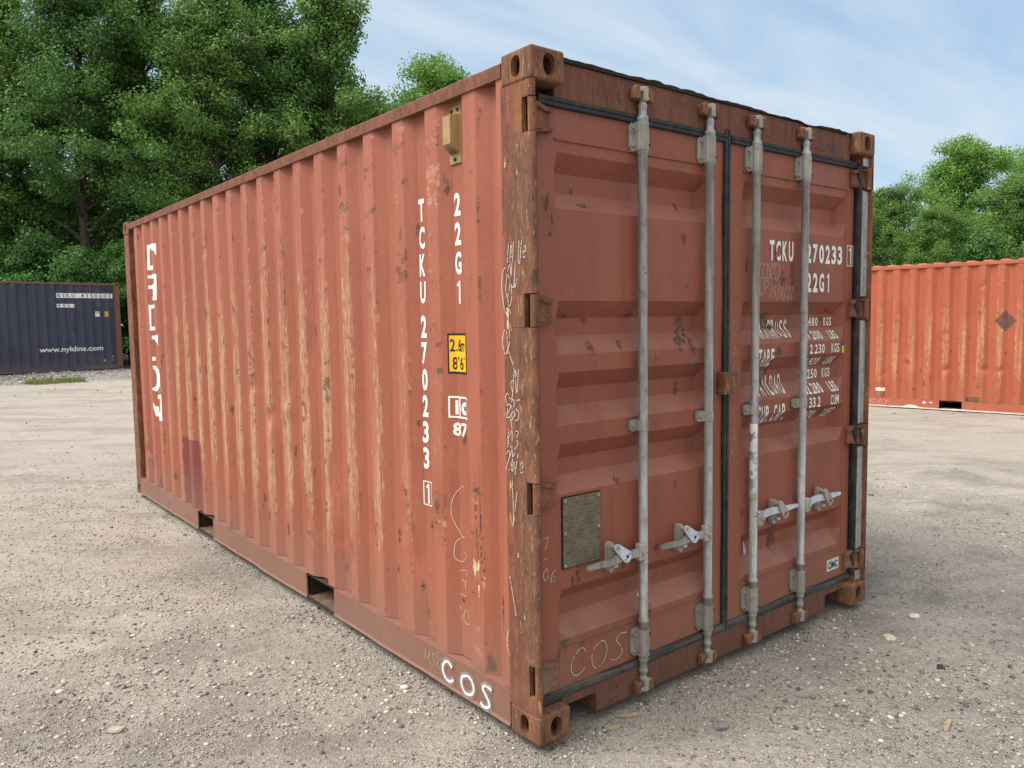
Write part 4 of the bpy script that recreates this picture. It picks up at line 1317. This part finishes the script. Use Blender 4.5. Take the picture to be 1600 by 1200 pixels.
# big dark scrape left of the letters, tan scrape low down near the post
marks([blob(-.845, 2.02, .018, .055), blob(-.835, 1.98, .012, .03), blob(-.75, .82, .012, .09), blob(-.78, .70, .03, .03), blob(-1.33, .55, .02, .04), blob(-1.58, .44, .02, .05), blob(-1.60, .72, .015, .05),
      blob(-1.08, .60, .02, .05), blob(-1.10, .42, .02, .03), blob(-.86, .40, .015, .05), blob(-2.35, .38, .02, .06), blob(-2.1, .9, .012, .12), blob(-1.86, .62, .012, .05), blob(-.37, .70, .010, .25), blob(-.40, .8, .006, .3),
      blob(-.55, .42, .02, .02), blob(-.86, 1.16, .015, .02), blob(-.27, .45, .006, .10), blob(-1.30, .85, .02, .02), blob(-3.0, .4, .02, .08), blob(-2.64, .42, .012, .08)], SS, M['scrape'], side_panel, CU, DZ)
marks([[(-.428, .600), (-.418, .555), (-.404, .590), (-.396, .548), (-.386, .610), (-.392, .640), (-.404, .612), (-.414, .622), (-.424, .640)], [(-.404, .525), (-.396, .45), (-.390, .53)]], SS, M['tanpaint'], side_panel, CU, DZ)
strokes('chalk_writing', [[(-.53, .92), (-.58, .88), (-.60, .80), (-.575, .73), (-.54, .69)], [(-.53, .70), (-.58, .67), (-.59, .60), (-.55, .585), (-.52, .62), (-.55, .64)], [(-.57, .54), (-.52, .55), (-.535, .47)], [(-.56, .505), (-.53, .50)], [(-.57, .44), (-.53, .435)],
        [(-.57, .39), (-.56, .32)], [(-.535, .38), (-.55, .33), (-.51, .32), (-.52, .38)]], .0035, SS, 'chalk', side_panel, CU, DZ)
# spray-painted letters on the bottom rail
RS = lambda k: (lambda u, v: (-.0022-k-.004, -u, v))
cos_ = place(LC['C'], -.645, .052, .085, .085, -.1)+place(LC['O'], -.505, .045, .090, .080)+place(LC['S'], -.370, .034, .080, .095)
strokes('spray_letters', cos_, .034, RS(0), 'overspray', brails[0])
strokes('spray_letters', cos_, .0115, RS(.0012), 'spray', brails[0])
strokes('chalk_writing', hand('MSK', -.80, .075, .045, .06, .05), .004, RS(0), 'chalk_faint', brails[0])
# chalk scrawl down the near post
PS = lambda u, v: (-.0022, -u, v)
scr = hand('VINFU', -.182, 1.830, .018, .078, .024) + hand('e', -.060, 1.845, .022, .06, .02)
scr += [[(-.158, 1.815), (-.178, 1.80), (-.186, 1.74), (-.172, 1.66), (-.158, 1.64)], [(-.150, 1.70), (-.162, 1.73), (-.150, 1.79), (-.136, 1.75), (-.150, 1.70), (-.134, 1.64)], [(-.122, 1.83), (-.128, 1.76), (-.114, 1.74), (-.106, 1.80), (-.100, 1.84), (-.108, 1.74), (-.092, 1.77)],
        [(-.148, 1.80), (-.132, 1.82), (-.128, 1.70), (-.146, 1.66)], [(-.172, 1.585), (-.188, 1.54), (-.172, 1.49), (-.154, 1.52), (-.162, 1.58)], [(-.160, 1.49), (-.142, 1.54), (-.146, 1.60), (-.130, 1.58)], [(-.150, 1.50), (-.118, 1.44), (-.094, 1.40)]]
scr += hand('N', -.128, 1.345, .032, .090, .04)+hand('S', -.152, 1.320, .026, .07, .04)+hand('SB', -.186, 1.255, .026, .085, .030)+hand('85', -.150, 1.240, .028, .080, .032)+hand('26', -.172, 1.250, .03, .05, .03)
scr += hand('K3', -.166, 1.130, .030, .075, .040)+hand('26', -.180, 1.045, .026, .075, .032)+hand('/e', -.126, 1.045, .024, .06, .03)
scr += [[(-.146, 1.25), (-.136, 1.20), (-.140, 1.13), (-.150, 1.10)], [(-.138, 1.16), (-.134, 1.05)], [(-.140, 1.02), (-.136, .90), (-.141, .83), (-.156, .88)], [(-.136, .84), (-.122, .92), (-.112, .97)], [(-.165, .63), (-.150, .57), (-.128, .48)], [(-.175, .42), (-.188, .37), (-.184, .33), (-.170, .31)]]
strokes('chalk_writing', scr, .0040, PS, 'chalk', post_near)
marks([rect(-.158, -.146, 1.585, 1.665)], PS, M['tanpaint'], post_near)
marks([blob(-.150, .985, .007, .03), blob(-.155, 2.20, .008, .03), blob(-.11, .72, .006, .02)], PS, M['tanpaint'], post_near)

# ------------------------------------------------------------------ navy container behind on the left
L40, H40 = 12.192, 2.896
navy = thing('shipping_container', 'long dark navy shipping container standing before the tall trees on the left', 'shipping container', (4.5246, 27.2521, .165), 1.7325)
SN = Side(L40, (), 0.0, 0, z1=H40-.07)
npan = SN.build('side_panel', M['navy'], navy, 6)
nm = dict(rail=M['navy'], toprail=M['rust_navy'], panel=M['navy'])
roof_and_ends(L40, H40, nm, navy, .012)
rails(L40, H40, nm, navy, [])
castings(L40, H40, M['rust_navy'], navy)
plain_posts(L40, H40, M['rust_navy'], navy, [0, 1])
NS_ = SN.surf(.002); NS2 = SN.surf(.004)
sign = decal('number_strip', poly_geo([rect(-1.954, -.226, 2.385, 2.538)]), NS_, M['white'], npan, SN.cuts)
decal('lettering', text_geo('NYKU 4150203', -1.93, 2.405, .085, .112, .1425, .012), NS2, M['inkblack'], sign, SN.cuts)
sign = decal('number_strip', poly_geo([rect(-1.955, -1.425, 2.075, 2.190)]), NS_, M['white'], npan, SN.cuts)
decal('lettering', text_geo('45G1', -1.93, 2.095, .075, .078, .145, .012), NS2, M['inkblack'], sign, SN.cuts)
decal('lettering', natural_text('www.nykline.com', -2.54, .650, 1.925, .165, .018), NS_, M['white'], npan, SN.cuts)
decal('sticker', poly_geo([rect(-.795, -.672, 1.775, 1.940)]), NS_, M['white'], npan, SN.cuts)
decal('lettering', text_geo('ic', -.785, 1.865, .045, .06, .055, .02) , NS2, M['inkblack'], npan, SN.cuts)
y_ = decal('sticker', poly_geo([rect(-.50, -.392, 1.775, 1.940)]), NS_, M['yellow'], npan, SN.cuts)
decal('lettering', join_geo(text_geo("2.9", -.49, 1.865, .03, .05, .03), text_geo("9'6", -.49, 1.795, .03, .05, .03)), NS2, M['inkblack'], y_, SN.cuts)
decal('paint_fleck', poly_geo([blob(-.315, .415, .02, .05), blob(-.318, .305, .022, .03), blob(-.60, .315, .03, .03), blob(-.565, .28, .03, .03)]), NS_, M['spray'], npan, SN.cuts)
decal('lettering', natural_text('45 20 BV 2718-305', -1.05, .05, .70, .06, .0), lambda u, v: (-.003, -u, v), M['chalk_faint'], npan)
bm = bmesh.new(); xv = SN.x(.44, 2.6); box(bm, xv-.03, xv-.001, .395, .482, 2.617, 2.770, .006)
from_bm('air_vent', bm, M['vent_dark'], npan)

# ------------------------------------------------------------------ orange container behind on the right
e = Vector((0.1357, -0.9907, 0))
org = Vector((12.5708, 5.1847, -.085)) + e*(L20-.555)
orange = thing('shipping_container', 'bright orange-red shipping container with a grey diamond mark at the right edge', 'shipping container', org, 0.1361)
odents = [(L20-.555-s, z, .05, .05, d) for s, z, d in ((.62, .80, .02), (1.27, .72, .025), (1.86, .74, .03), (2.1, .73, .02), (1.25, 1.35, .012), (.2, .6, .012), (1.2, 1.8, .012))]
SO = Side(L20, odents, 0.002, 7.0, z1=2.522)
opan = SO.build('side_panel', M['orange'], orange, 60)
om = dict(rail=M['orange'], toprail=M['orange'], panel=M['orange'])
roof_and_ends(L20, H20, om, orange, .026)
rails(L20, H20, om, orange, [(1.735, 2.10), (3.968, 4.333)])
castings(L20, H20, M['rust'], orange)
plain_posts(L20, H20, M['rail'], orange, [0, 1])
OS = SO.surf(.002)
def ou(s): return -(L20-.555-s)
decal('placard_mark', poly_geo([[(ou(2.145), 1.735), (ou(1.985), 1.565), (ou(2.145), 1.390), (ou(2.308), 1.560)]]), OS, M['ghost'], opan, SO.cuts)
decal('sticker', poly_geo([rect(ou(.088), ou(.240), .285, .345)]), OS, M['white'], opan, SO.cuts)
decal('repair_patch', poly_geo([[(ou(1.58), .245), (ou(1.585), .17), (ou(1.80), .17), (ou(1.80), .255)]]), OS, M['dusty'], opan, SO.cuts)
strokes('chalk_writing', hand('SUNDAY', ou(-.24), .060, .075, .075, .095, .1), .008, lambda u, v: (-.0035, -u, v), 'chalk', opan)
decal('paint_fleck', poly_geo([blob(ou(.93), .115, .05, .03), blob(ou(1.04), .12, .05, .014)]), lambda u, v: (-.0035, -u, v), M['spray'], opan)
# pale sheeting caught under the bottom edge of the orange container
V, F = [], []
n = 90
for i in range(n+1):
    y = .3+(L20-.3)*i/n
    k = mnoise.noise((y*1.6, 2, 3)); k2 = mnoise.noise((y*6, 1, 7))
    hgt = .018+.030*max(0, k)+.012*abs(k2)
    hgt += .05*math.exp(-((y-(L20-.555-.72))/.12)**2)
    V += [(-.05-.05*abs(k2), y, .008), (-.03-.03*abs(k), y, hgt), (-.008, y, hgt*.6+.008), (.02, y, .010)]
for i in range(n):
    a = 4*i
    for j in range(3): F.append((a+j, a+j+1, a+j+5, a+j+4))
sh = from_py('plastic_sheet', V, F, M['sheeting'], None, smooth=True)
sh.location = org; sh.rotation_euler = (0, 0, .1361)
tag(sh, 'strip of pale crumpled sheeting along the foot of the orange-red container', 'plastic sheet')

# ------------------------------------------------------------------ gravel and loose bits
ICO = None
def ico():
    bm = bmesh.new(); bmesh.ops.create_icosphere(bm, subdivisions=1, radius=1)
    v = np.array([p.co[:] for p in bm.verts]); f = np.array([[q.index for q in p.verts] for p in bm.faces]); bm.free()
    return v, f
def ico2():
    bm = bmesh.new(); bmesh.ops.create_icosphere(bm, subdivisions=2, radius=1)
    v = np.array([p.co[:] for p in bm.verts]); f = [tuple(q.index for q in p.verts) for p in bm.faces]; bm.free()
    return v, f
def gravel_mat():
    t = NT('loose_gravel')
    geo = t.nt.nodes.new('ShaderNodeNewGeometry')
    col = t.ramp(geo.outputs['Random Per Island'], [(0, (0.055, 0.055, 0.058)), (.16, (0.14, 0.135, 0.13)), (.36, (0.28, 0.255, 0.23)), (.62, (0.37, 0.325, 0.275)), (.85, (0.46, 0.41, 0.345)), (1, (0.66, 0.61, 0.54))])
    n = t.noise(120, 3, 0.6)
    col = t.mix(t.smooth(n, .3, .8, 0, .35), col, (0.26, 0.22, 0.18))
    t.bump(n, .4, .003)
    return t.fin(col, .9, 0, .25)
M['gravel'] = gravel_mat()
def scatter(n, xr, yr, smin, smax, rng, dens, power=2.2):
    x = rng.uniform(*xr, n*4); y = rng.uniform(*yr, n*4)
    keep = rng.uniform(0, 1, n*4) < dens(x, y)
    under = (x > .03) & (x < W-.03) & (y > .06) & (y < L20)
    keep &= ~under
    x, y = x[keep][:n], y[keep][:n]
    s = smin+(smax-smin)*rng.uniform(0, 1, len(x))**power
    return x, y, s
def build_gravel():
    rng = np.random.default_rng(5)
    v0, f0 = ico()
    cx, cy = -1.847, -2.196
    def dens(x, y):
        d = np.hypot(x-cx, y-cy)
        nz = vnoise(x*1.1+3, y*1.1+5, 11)*.6+vnoise(x*3.1, y*3.1, 12)*.4
        fov = ((x-cx)*.621+(y-cy)*.784) > d*.70
        return np.where(fov, ss(.34, .66, nz), 0)*np.clip(5.5/np.maximum(d, 2.2)**1.5, 0, 1)*np.where(np.abs(x+4)<30, 1, 0)
    def edge(x, y):
        a = np.where((x < .03) & (x > -.13) & (y > .1) & (y < 6), np.exp(-((x+.03)/.05)**2), 0)
        b = np.where((y < .06) & (y > -.16) & (x > .1) & (x < 2.4), np.exp(-((y+.03)/.06)**2), 0)
        return np.maximum(a, b)*(.35+.65*vnoise(x*5, y*5, 31))
    parts = [scatter(15000, (-5.5, 6), (-1.5, 9), .007, .0125, rng, dens, 2.0), scatter(1500, (-6, 9), (-1.5, 12), .009, .020, rng, dens, 3.0),
             scatter(700, (-9, 14), (0, 20), .012, .034, rng, lambda x, y: 0.5*ss(.5, .75, vnoise(x*.8, y*.8, 3)), 3.5),
             scatter(3000, (-9, 6.5), (21.6, 26.9), .015, .050, rng, lambda x, y: ss(21.9, 23.6, y+1.0*vnoise(x*.7, y*.7, 8)), 2.2)]
    x = np.concatenate([p[0] for p in parts]); y = np.concatenate([p[1] for p in parts]); s = np.concatenate([p[2] for p in parts])
    n = len(x)
    z = ground_z(x, y)
    sc = s[:, None]*np.stack([rng.uniform(.75, 1.35, n), rng.uniform(.7, 1.2, n), rng.uniform(.45, .8, n)], 1)
    v = v0[None]*(1+rng.uniform(-.22, .22, (n, len(v0), 1)))*sc[:, None, :]
    a = rng.uniform(0, 6.283, n); c, si = np.cos(a)[:, None], np.sin(a)[:, None]
    vx = v[:, :, 0]*c-v[:, :, 1]*si; vy = v[:, :, 0]*si+v[:, :, 1]*c
    co = np.stack([vx+x[:, None], vy+y[:, None], v[:, :, 2]+(z+s*.18)[:, None]], -1).reshape(-1, 3)
    q = (f0[None]+(np.arange(n)*len(v0))[:, None, None]).reshape(-1, 3)
    # the finest grit: eight-sided crumbs, thick near the camera and drifted along the foot of the container
    def dens2(x, y):
        d = np.hypot(x-cx, y-cy)
        nz = vnoise(x*1.9+3, y*1.9+5, 14)*.55+vnoise(x*6, y*6, 15)*.45
        fov = ((x-cx)*.621+(y-cy)*.784) > d*.72
        return np.where(fov, .18+.82*ss(.36, .64, nz), 0)*np.clip(6.5/np.maximum(d, 2.4)**1.7, 0, 1)
    fp = [scatter(150000, (-5, 6), (-1.5, 8), .0026, .0068, rng, dens2, 1.6), scatter(9000, (-.14, 2.45), (-.17, 6.0), .003, .010, rng, edge, 1.8)]
    x = np.concatenate([p[0] for p in fp]); y = np.concatenate([p[1] for p in fp]); s = np.concatenate([p[2] for p in fp])
    n2 = len(x)
    v1 = np.array([[1, 0, 0], [0, 1, 0], [-1, 0, 0], [0, -1, 0], [0, 0, 1], [0, 0, -1]], float)
    f1 = np.array([[0, 1, 4], [1, 2, 4], [2, 3, 4], [3, 0, 4], [1, 0, 5], [2, 1, 5], [3, 2, 5], [0, 3, 5]])
    z = ground_z(x, y)
    v = v1[None]*rng.uniform(.65, 1.4, (n2, 6, 1))*(s[:, None]*np.stack([np.ones(n2), rng.uniform(.7, 1.1, n2), rng.uniform(.55, .9, n2)], 1))[:, None, :]
    v[:, :4, 2] += rng.uniform(-.3, .5, (n2, 4))*s[:, None]
    a = rng.uniform(0, 6.283, n2); c, si = np.cos(a)[:, None], np.sin(a)[:, None]
    co2 = np.stack([v[:, :, 0]*c-v[:, :, 1]*si+x[:, None], v[:, :, 0]*si+v[:, :, 1]*c+y[:, None], v[:, :, 2]+(z+s*.25)[:, None]], -1).reshape(-1, 3)
    q2 = (f1[None]+(np.arange(n2)*6)[:, None, None]).reshape(-1, 3)+len(co)
    me = quads_mesh('gravel', np.concatenate([co, co2]), np.concatenate([q, q2]))
    o = link('gravel', me, M['gravel'])
    o['kind'] = 'stuff'
build_gravel()

def rock(name, x, y, sx, sy, sz, mat, label, cat, seed, rz=0, sink=.25):
    v, f = ico2()
    vv = []
    for p in v:
        q = Vector(p)
        k = 1+.28*mnoise.noise(q*1.3+Vector((seed*7.1, 0, 0)))+.10*mnoise.noise(q*3+Vector((0, seed*3.3, 0)))
        vv.append((q.x*k*sx, q.y*k*sy, max(-.6, min(.75, q.z*k))*sz))
    o = from_py(name, vv, f, M[mat])
    o.location = (x, y, gz(x, y)+sz*(.6-sink)); o.rotation_euler = (0, 0, rz)
    tag(o, label, cat)
rock('flat_stone', 2.075, -.315, .050, .030, .010, 'pale_stone', 'larger flat pale stone on the gravel right of the doors', 'stone', 1, .7)
rock('flat_stone', 2.448, -.265, .036, .028, .010, 'pale_stone', 'smaller pale flat stone beyond the larger one right of the doors', 'stone', 2, .2)
rock('rock', .672, -.330, .030, .024, .020, 'grey_stone', 'lumpy grey rock on the gravel in front of the doors', 'stone', 3)
rock('rock', -1.209, 1.215, .034, .022, .018, 'tan_stone', 'smooth tan rock on the dirt at lower left', 'stone', 4, -.5)
rock('rock', 1.869, -.651, .022, .017, .016, 'dark_stone', 'small dark rock on the gravel at lower right', 'stone', 5)
def splinter(x, y, L, w, rz, label):
    bm = bmesh.new()
    prism(bm, [(-L/2, 0), (-L*.2, w*.5), (L*.35, w*.45), (L/2, w*.05), (L*.3, -w*.4), (-L*.3, -w*.5)], lambda a, b: (a, b, .0), lambda a, b: (a*.97, b*.85, .006+.003*math.sin(a*40)))
    o = from_bm('wood_chip', bm, M['wood'])
    o.location = (x, y, gz(x, y)+.004); o.rotation_euler = (.05, .04, rz)
    tag(o, label, 'wood chip')
splinter(.478, .000, .10, .022, -.55, 'longer splintered wood chip beside the near bottom corner of the red-brown container')
splinter(.363, -.035, .075, .020, -.25, 'shorter wood chip nearest the bottom corner casting of the red-brown container')
splinter(1.322, -.909, .12, .020, .25, 'pale wood chip on the gravel at the lower right edge')
splinter(1.419, -.630, .06, .016, .9, 'small wood chip lying midway on the gravel right of the doors')

def build_grass():
    rng = np.random.default_rng(3)
    n = 2600
    x = rng.uniform(-3.5, 2.4, n*3); y = 21.75+.10*(x-.4)+rng.normal(0, .22, n*3)
    k = rng.uniform(0, 1, n*3) < ss(.35, .7, vnoise(x*1.6, y*1.6, 21))
    x, y = x[k][:n], y[k][:n]; n = len(x)
    z = ground_z(x, y)-.005
    h = rng.uniform(.04, .15, n); w = rng.uniform(.006, .014, n)
    a = rng.uniform(0, 6.28, n); lx = rng.normal(0, .03, n); ly = rng.normal(0, .03, n)
    dx, dy = np.cos(a)*w, np.sin(a)*w
    p = np.stack([np.stack([x-dx, y-dy, z], 1), np.stack([x+dx, y+dy, z], 1), np.stack([x+lx+dx*.3, y+ly+dy*.3, z+h], 1), np.stack([x+lx-dx*.3, y+ly-dy*.3, z+h], 1)], 1).reshape(-1, 3)
    q = np.arange(4*n).reshape(n, 4)
    o = link('grass', quads_mesh('grass', p, q), M['grass'])
    o['kind'] = 'stuff'
build_grass()

# ------------------------------------------------------------------ trees
def tree_geo(seed, H, R, base, n_limb, leaves_per, leaf, bare=.18, top=.55):
    """tapered trunk with limbs, leaf clumps along the limbs; returns (trunk mesh, crown mesh)"""
    rng = np.random.default_rng(seed)
    TV, TF = [], []
    def tube(pts, r0, r1, seg=6):
        n = len(pts); b0 = len(TV)
        for i, p in enumerate(pts):
            d = pts[min(i+1, n-1)]-pts[max(i-1, 0)]; d = d/np.linalg.norm(d)
            a = np.cross(d, [0.3, 0.9, 0.1]); a /= np.linalg.norm(a); b = np.cross(d, a)
            r = r0+(r1-r0)*i/(n-1)
            for k in range(seg):
                t = 2*math.pi*k/seg; TV.append(p+r*(a*math.cos(t)+b*math.sin(t)))
        for i in range(n-1):
            for k in range(seg):
                TF.append((b0+i*seg+k, b0+i*seg+(k+1) % seg, b0+(i+1)*seg+(k+1) % seg, b0+(i+1)*seg+k))
    lean = rng.normal(0, .03*H, 2)
    hs = np.linspace(0, H*.93, 9)
    wob = np.cumsum(rng.normal(0, .05, (9, 2)), 0)
    trunk = np.stack([wob[:, 0]+lean[0]*(hs/H)**2, wob[:, 1]+lean[1]*(hs/H)**2, hs], 1)
    trunk[0, :2] = 0
    tr = .0135*H+.03
    tube(trunk, tr, .03, 8)
    clumps = []
    ga = rng.uniform(0, 6.28)
    for i in range(n_limb):
        f = bare+(.97-bare)*((i+.5)/n_limb)
        k = f*8; j = min(7, int(k)); p0 = trunk[j]+(trunk[j+1]-trunk[j])*(k-j)
        az = ga+i*2.39996+rng.normal(0, .25)
        fr = (f-bare)/(1-bare)
        prof = (math.sin(math.pi*min(1, (fr*.86+.14))**.75))**.7 if fr < 1 else .1
        ln = R*max(.22, prof)*rng.uniform(.72, 1.18)
        el = math.radians(26+46*fr+rng.normal(0, 11))
        d = np.array([math.cos(az)*math.cos(el), math.sin(az)*math.cos(el), math.sin(el)])
        pts = [p0]
        for s in range(5):
            d = d+np.array([0, 0, -.06 if fr < .6 else .02])+rng.normal(0, .10, 3); d /= np.linalg.norm(d)
            pts.append(pts[-1]+d*ln/5)
        pts = np.array(pts)
        tube(pts, max(.02, tr*.42*(1-.55*fr)), .012, 5)
        for s in range(2, 6):
            clumps.append((pts[s]+rng.normal(0, .12, 3), .8+.25*rng.random()))
        for sb in range(5):
            s = rng.integers(1, 5); q0 = pts[s]
            sd = d*.5+rng.normal(0, .75, 3); sd[2] = abs(sd[2])*.35+.05; sd /= np.linalg.norm(sd)
            sl = ln*rng.uniform(.25, .5)
            q = np.array([q0, q0+sd*sl*.5+rng.normal(0, .05, 3), q0+sd*sl+np.array([0, 0, -.05*sl])])
            tube(q, .018, .006, 4)
            clumps.append((q[1], .75)); clumps.append((q[2], 1.0))
    cs = np.array([c for c, _ in clumps]); cr = np.array([r for _, r in clumps])*(.085*R+.12)
    m = len(cs)
    cnt = np.maximum(8, (leaves_per*rng.uniform(.5, 1.5, m))).astype(int)
    idx = np.repeat(np.arange(m), cnt)
    N = len(idx)
    g = rng.normal(0, 1, (N, 3)); g /= np.linalg.norm(g, axis=1)[:, None]
    rad = rng.uniform(0, 1, N)**.45
    off = g*rad[:, None]*np.stack([cr[idx]*1.25, cr[idx]*1.25, cr[idx]*.85], 1)
    off[:, 2] -= .10*(off[:, 0]**2+off[:, 1]**2)/np.maximum(.2, cr[idx])
    c = cs[idx]+off
    nrm = np.stack([g[:, 0]*.6, g[:, 1]*.6, g[:, 2]*.4+.40], 1)+rng.normal(0, .45, (N, 3)); nrm /= np.linalg.norm(nrm, axis=1)[:, None]
    tt = np.cross(nrm, rng.normal(0, 1, (N, 3))); tt /= np.linalg.norm(tt, axis=1)[:, None]
    bb = np.cross(nrm, tt)
    ll = leaf*rng.uniform(.65, 1.25, N)[:, None]; ww = ll*.62
    P = np.stack([c-tt*ll*.5, c+bb*ww*.5-tt*ll*.05+nrm*ll*.08, c+tt*ll*.5, c-bb*ww*.5-tt*ll*.05+nrm*ll*.08], 1).reshape(-1, 3)
    crown = quads_mesh('crown', P, np.arange(4*N).reshape(N, 4))
    tme = bpy.data.meshes.new('trunk'); tme.from_pydata([tuple(p) for p in TV], [], TF); tme.update()
    return tme, crown
def make_tree(geo, mat, label, x, y, sc, rz, name='tree', group=None, zs=1.0):
    tme, cme = geo
    r = thing(name, label, 'tree' if name == 'tree' else 'shrub', (x, y, gz(x, y)-.03), rz, group)
    r.scale = (sc, sc, sc*zs)
    t = link('trunk', tme, M['bark'], r); c = link('crown', cme, None, r)
    if not cme.materials: cme.materials.append(mat)
    else:
        c.material_slots[0].link = 'OBJECT'; c.material_slots[0].material = mat
    return r
GA = tree_geo(11, 15.0, 4.2, .0, 42, 170, .112, .08)
GB = tree_geo(23, 13.0, 3.8, .0, 38, 170, .108, .08)
GC = tree_geo(37, 10.0, 4.0, .0, 34, 170, .108, .12)
GD = tree_geo(41, 11.5, 2.6, .0, 32, 160, .105, .10)
GS = tree_geo(59, 4.2, 2.2, .0, 20, 150, .10, .04)
def at(u, dep):
    """ground position `dep` metres ahead along the picture direction u (photo pixels at 1600 wide)"""
    f = Vector((0.6210, 0.7838, 0)); r = Vector((0.7838, -0.6210, 0))
    p = Vector((-1.847, -2.196, 0)) + f*dep + r*((u-800)/1234.87*dep)
    return p.x, p.y
TG = 'trees of the wood behind the navy container'
front = [(-70, 32.5, GA, 1.08, .3, 'leaf', 'tall tree at the far left edge, cut by the picture frame'),
         (45, 33.5, GB, 1.22, 1.9, 'leaf', 'tall tree right above the left end of the navy container'),
         (150, 32.0, GA, 1.12, 4.0, 'leaf_dark', 'tall dark tree behind the right end of the navy container'),
         (255, 34.0, GB, 1.28, 2.6, 'leaf', 'tall tree over the rear top corner of the red-brown container'),
         (345, 33.0, GA, 1.05, 5.3, 'leaf', 'tall tree above the rear third of the red-brown container roofline'),
         (425, 35.5, GB, 1.32, .8, 'leaf_dark', 'dark tall tree just left of the skyline step'),
         (518, 36.0, GD, 1.50, 2.1, 'leaf', 'tall narrow tree whose tip stands highest at the skyline step'),
         (590, 38.5, GC, 1.20, 3.4, 'leaf', 'lower tree stepping down right of the tall narrow one'),
         (697, 43.0, GC, 1.50, 1.0, 'leaf_light', 'small light green tree apart from the wood, next to the near roof corner')]
for u, d, g, s, rz, m, lb in front:
    make_tree(g, M[m], lb, *at(u, d), s, rz, 'tree', TG)
back = [(0, 41, GB, 1.55, 2.2, 'second-row tree at the left edge seen through gaps in front'), (210, 41, GB, 1.3, 5.0, 'second-row tree in the gap left of the rear roof corner'),
        (470, 44, GA, 1.15, 4.4, 'second-row tree behind the tall narrow one')]
for u, d, g, s, rz, lb in back:
    make_tree(g, M['leaf_dark'], lb, *at(u, d), s, rz, 'tree', TG)
shr = [(-20, 29.8, 1.0, .4, 'dark shrub at the left edge behind the navy container'), (70, 30.2, 1.1, 2.0, 'dark shrub behind the white number strip of the navy container'), (140, 29.6, .95, 3.6, 'dark shrub behind the navy container near its rusty post'),
       (205, 29.4, 1.0, 5.0, 'dark shrub in the gap between navy and red-brown containers'), (285, 31, 1.2, 1.0, 'dark shrub showing over the rear roof rail of the red-brown container'), (360, 32, 1.25, 2.4, 'dark shrub low behind the middle of the roof rail')]
for u, d, s, rz, lb in shr:
    make_tree(GS, M['leaf_dark'], lb, *at(u, d), s, rz, 'shrub', 'shrubs at the foot of the wood')
RG = 'trees behind the orange-red container'
right = [(1500, 38, GC, .98, .5, 'leaf_light', 'rounded light green tree with the highest top on the right'),
         (1385, 35, GC, .72, 2.2, 'leaf', 'low green tree next to the right door post of the red-brown container'),
         (1590, 33, GC, .74, 4.0, 'leaf', 'green tree in front at the right picture edge'),
         (1455, 32.5, GC, .60, 1.1, 'leaf', 'short green tree in front of the rounded light green one'),
         (1620, 41, GC, 1.0, 5.2, 'leaf_light', 'light green tree behind at the right picture edge'),
         (1330, 39, GC, .75, 3.1, 'leaf_dark', 'dark green tree mostly hidden by the red-brown container door end'),
         (1530, 30.5, GS, 1.05, .2, 'leaf_dark', 'dark low tree just above the roof of the orange-red container')]
for u, d, g, s, rz, m, lb in right:
    make_tree(g, M[m], lb, *at(u, d), s, rz, 'tree', RG)
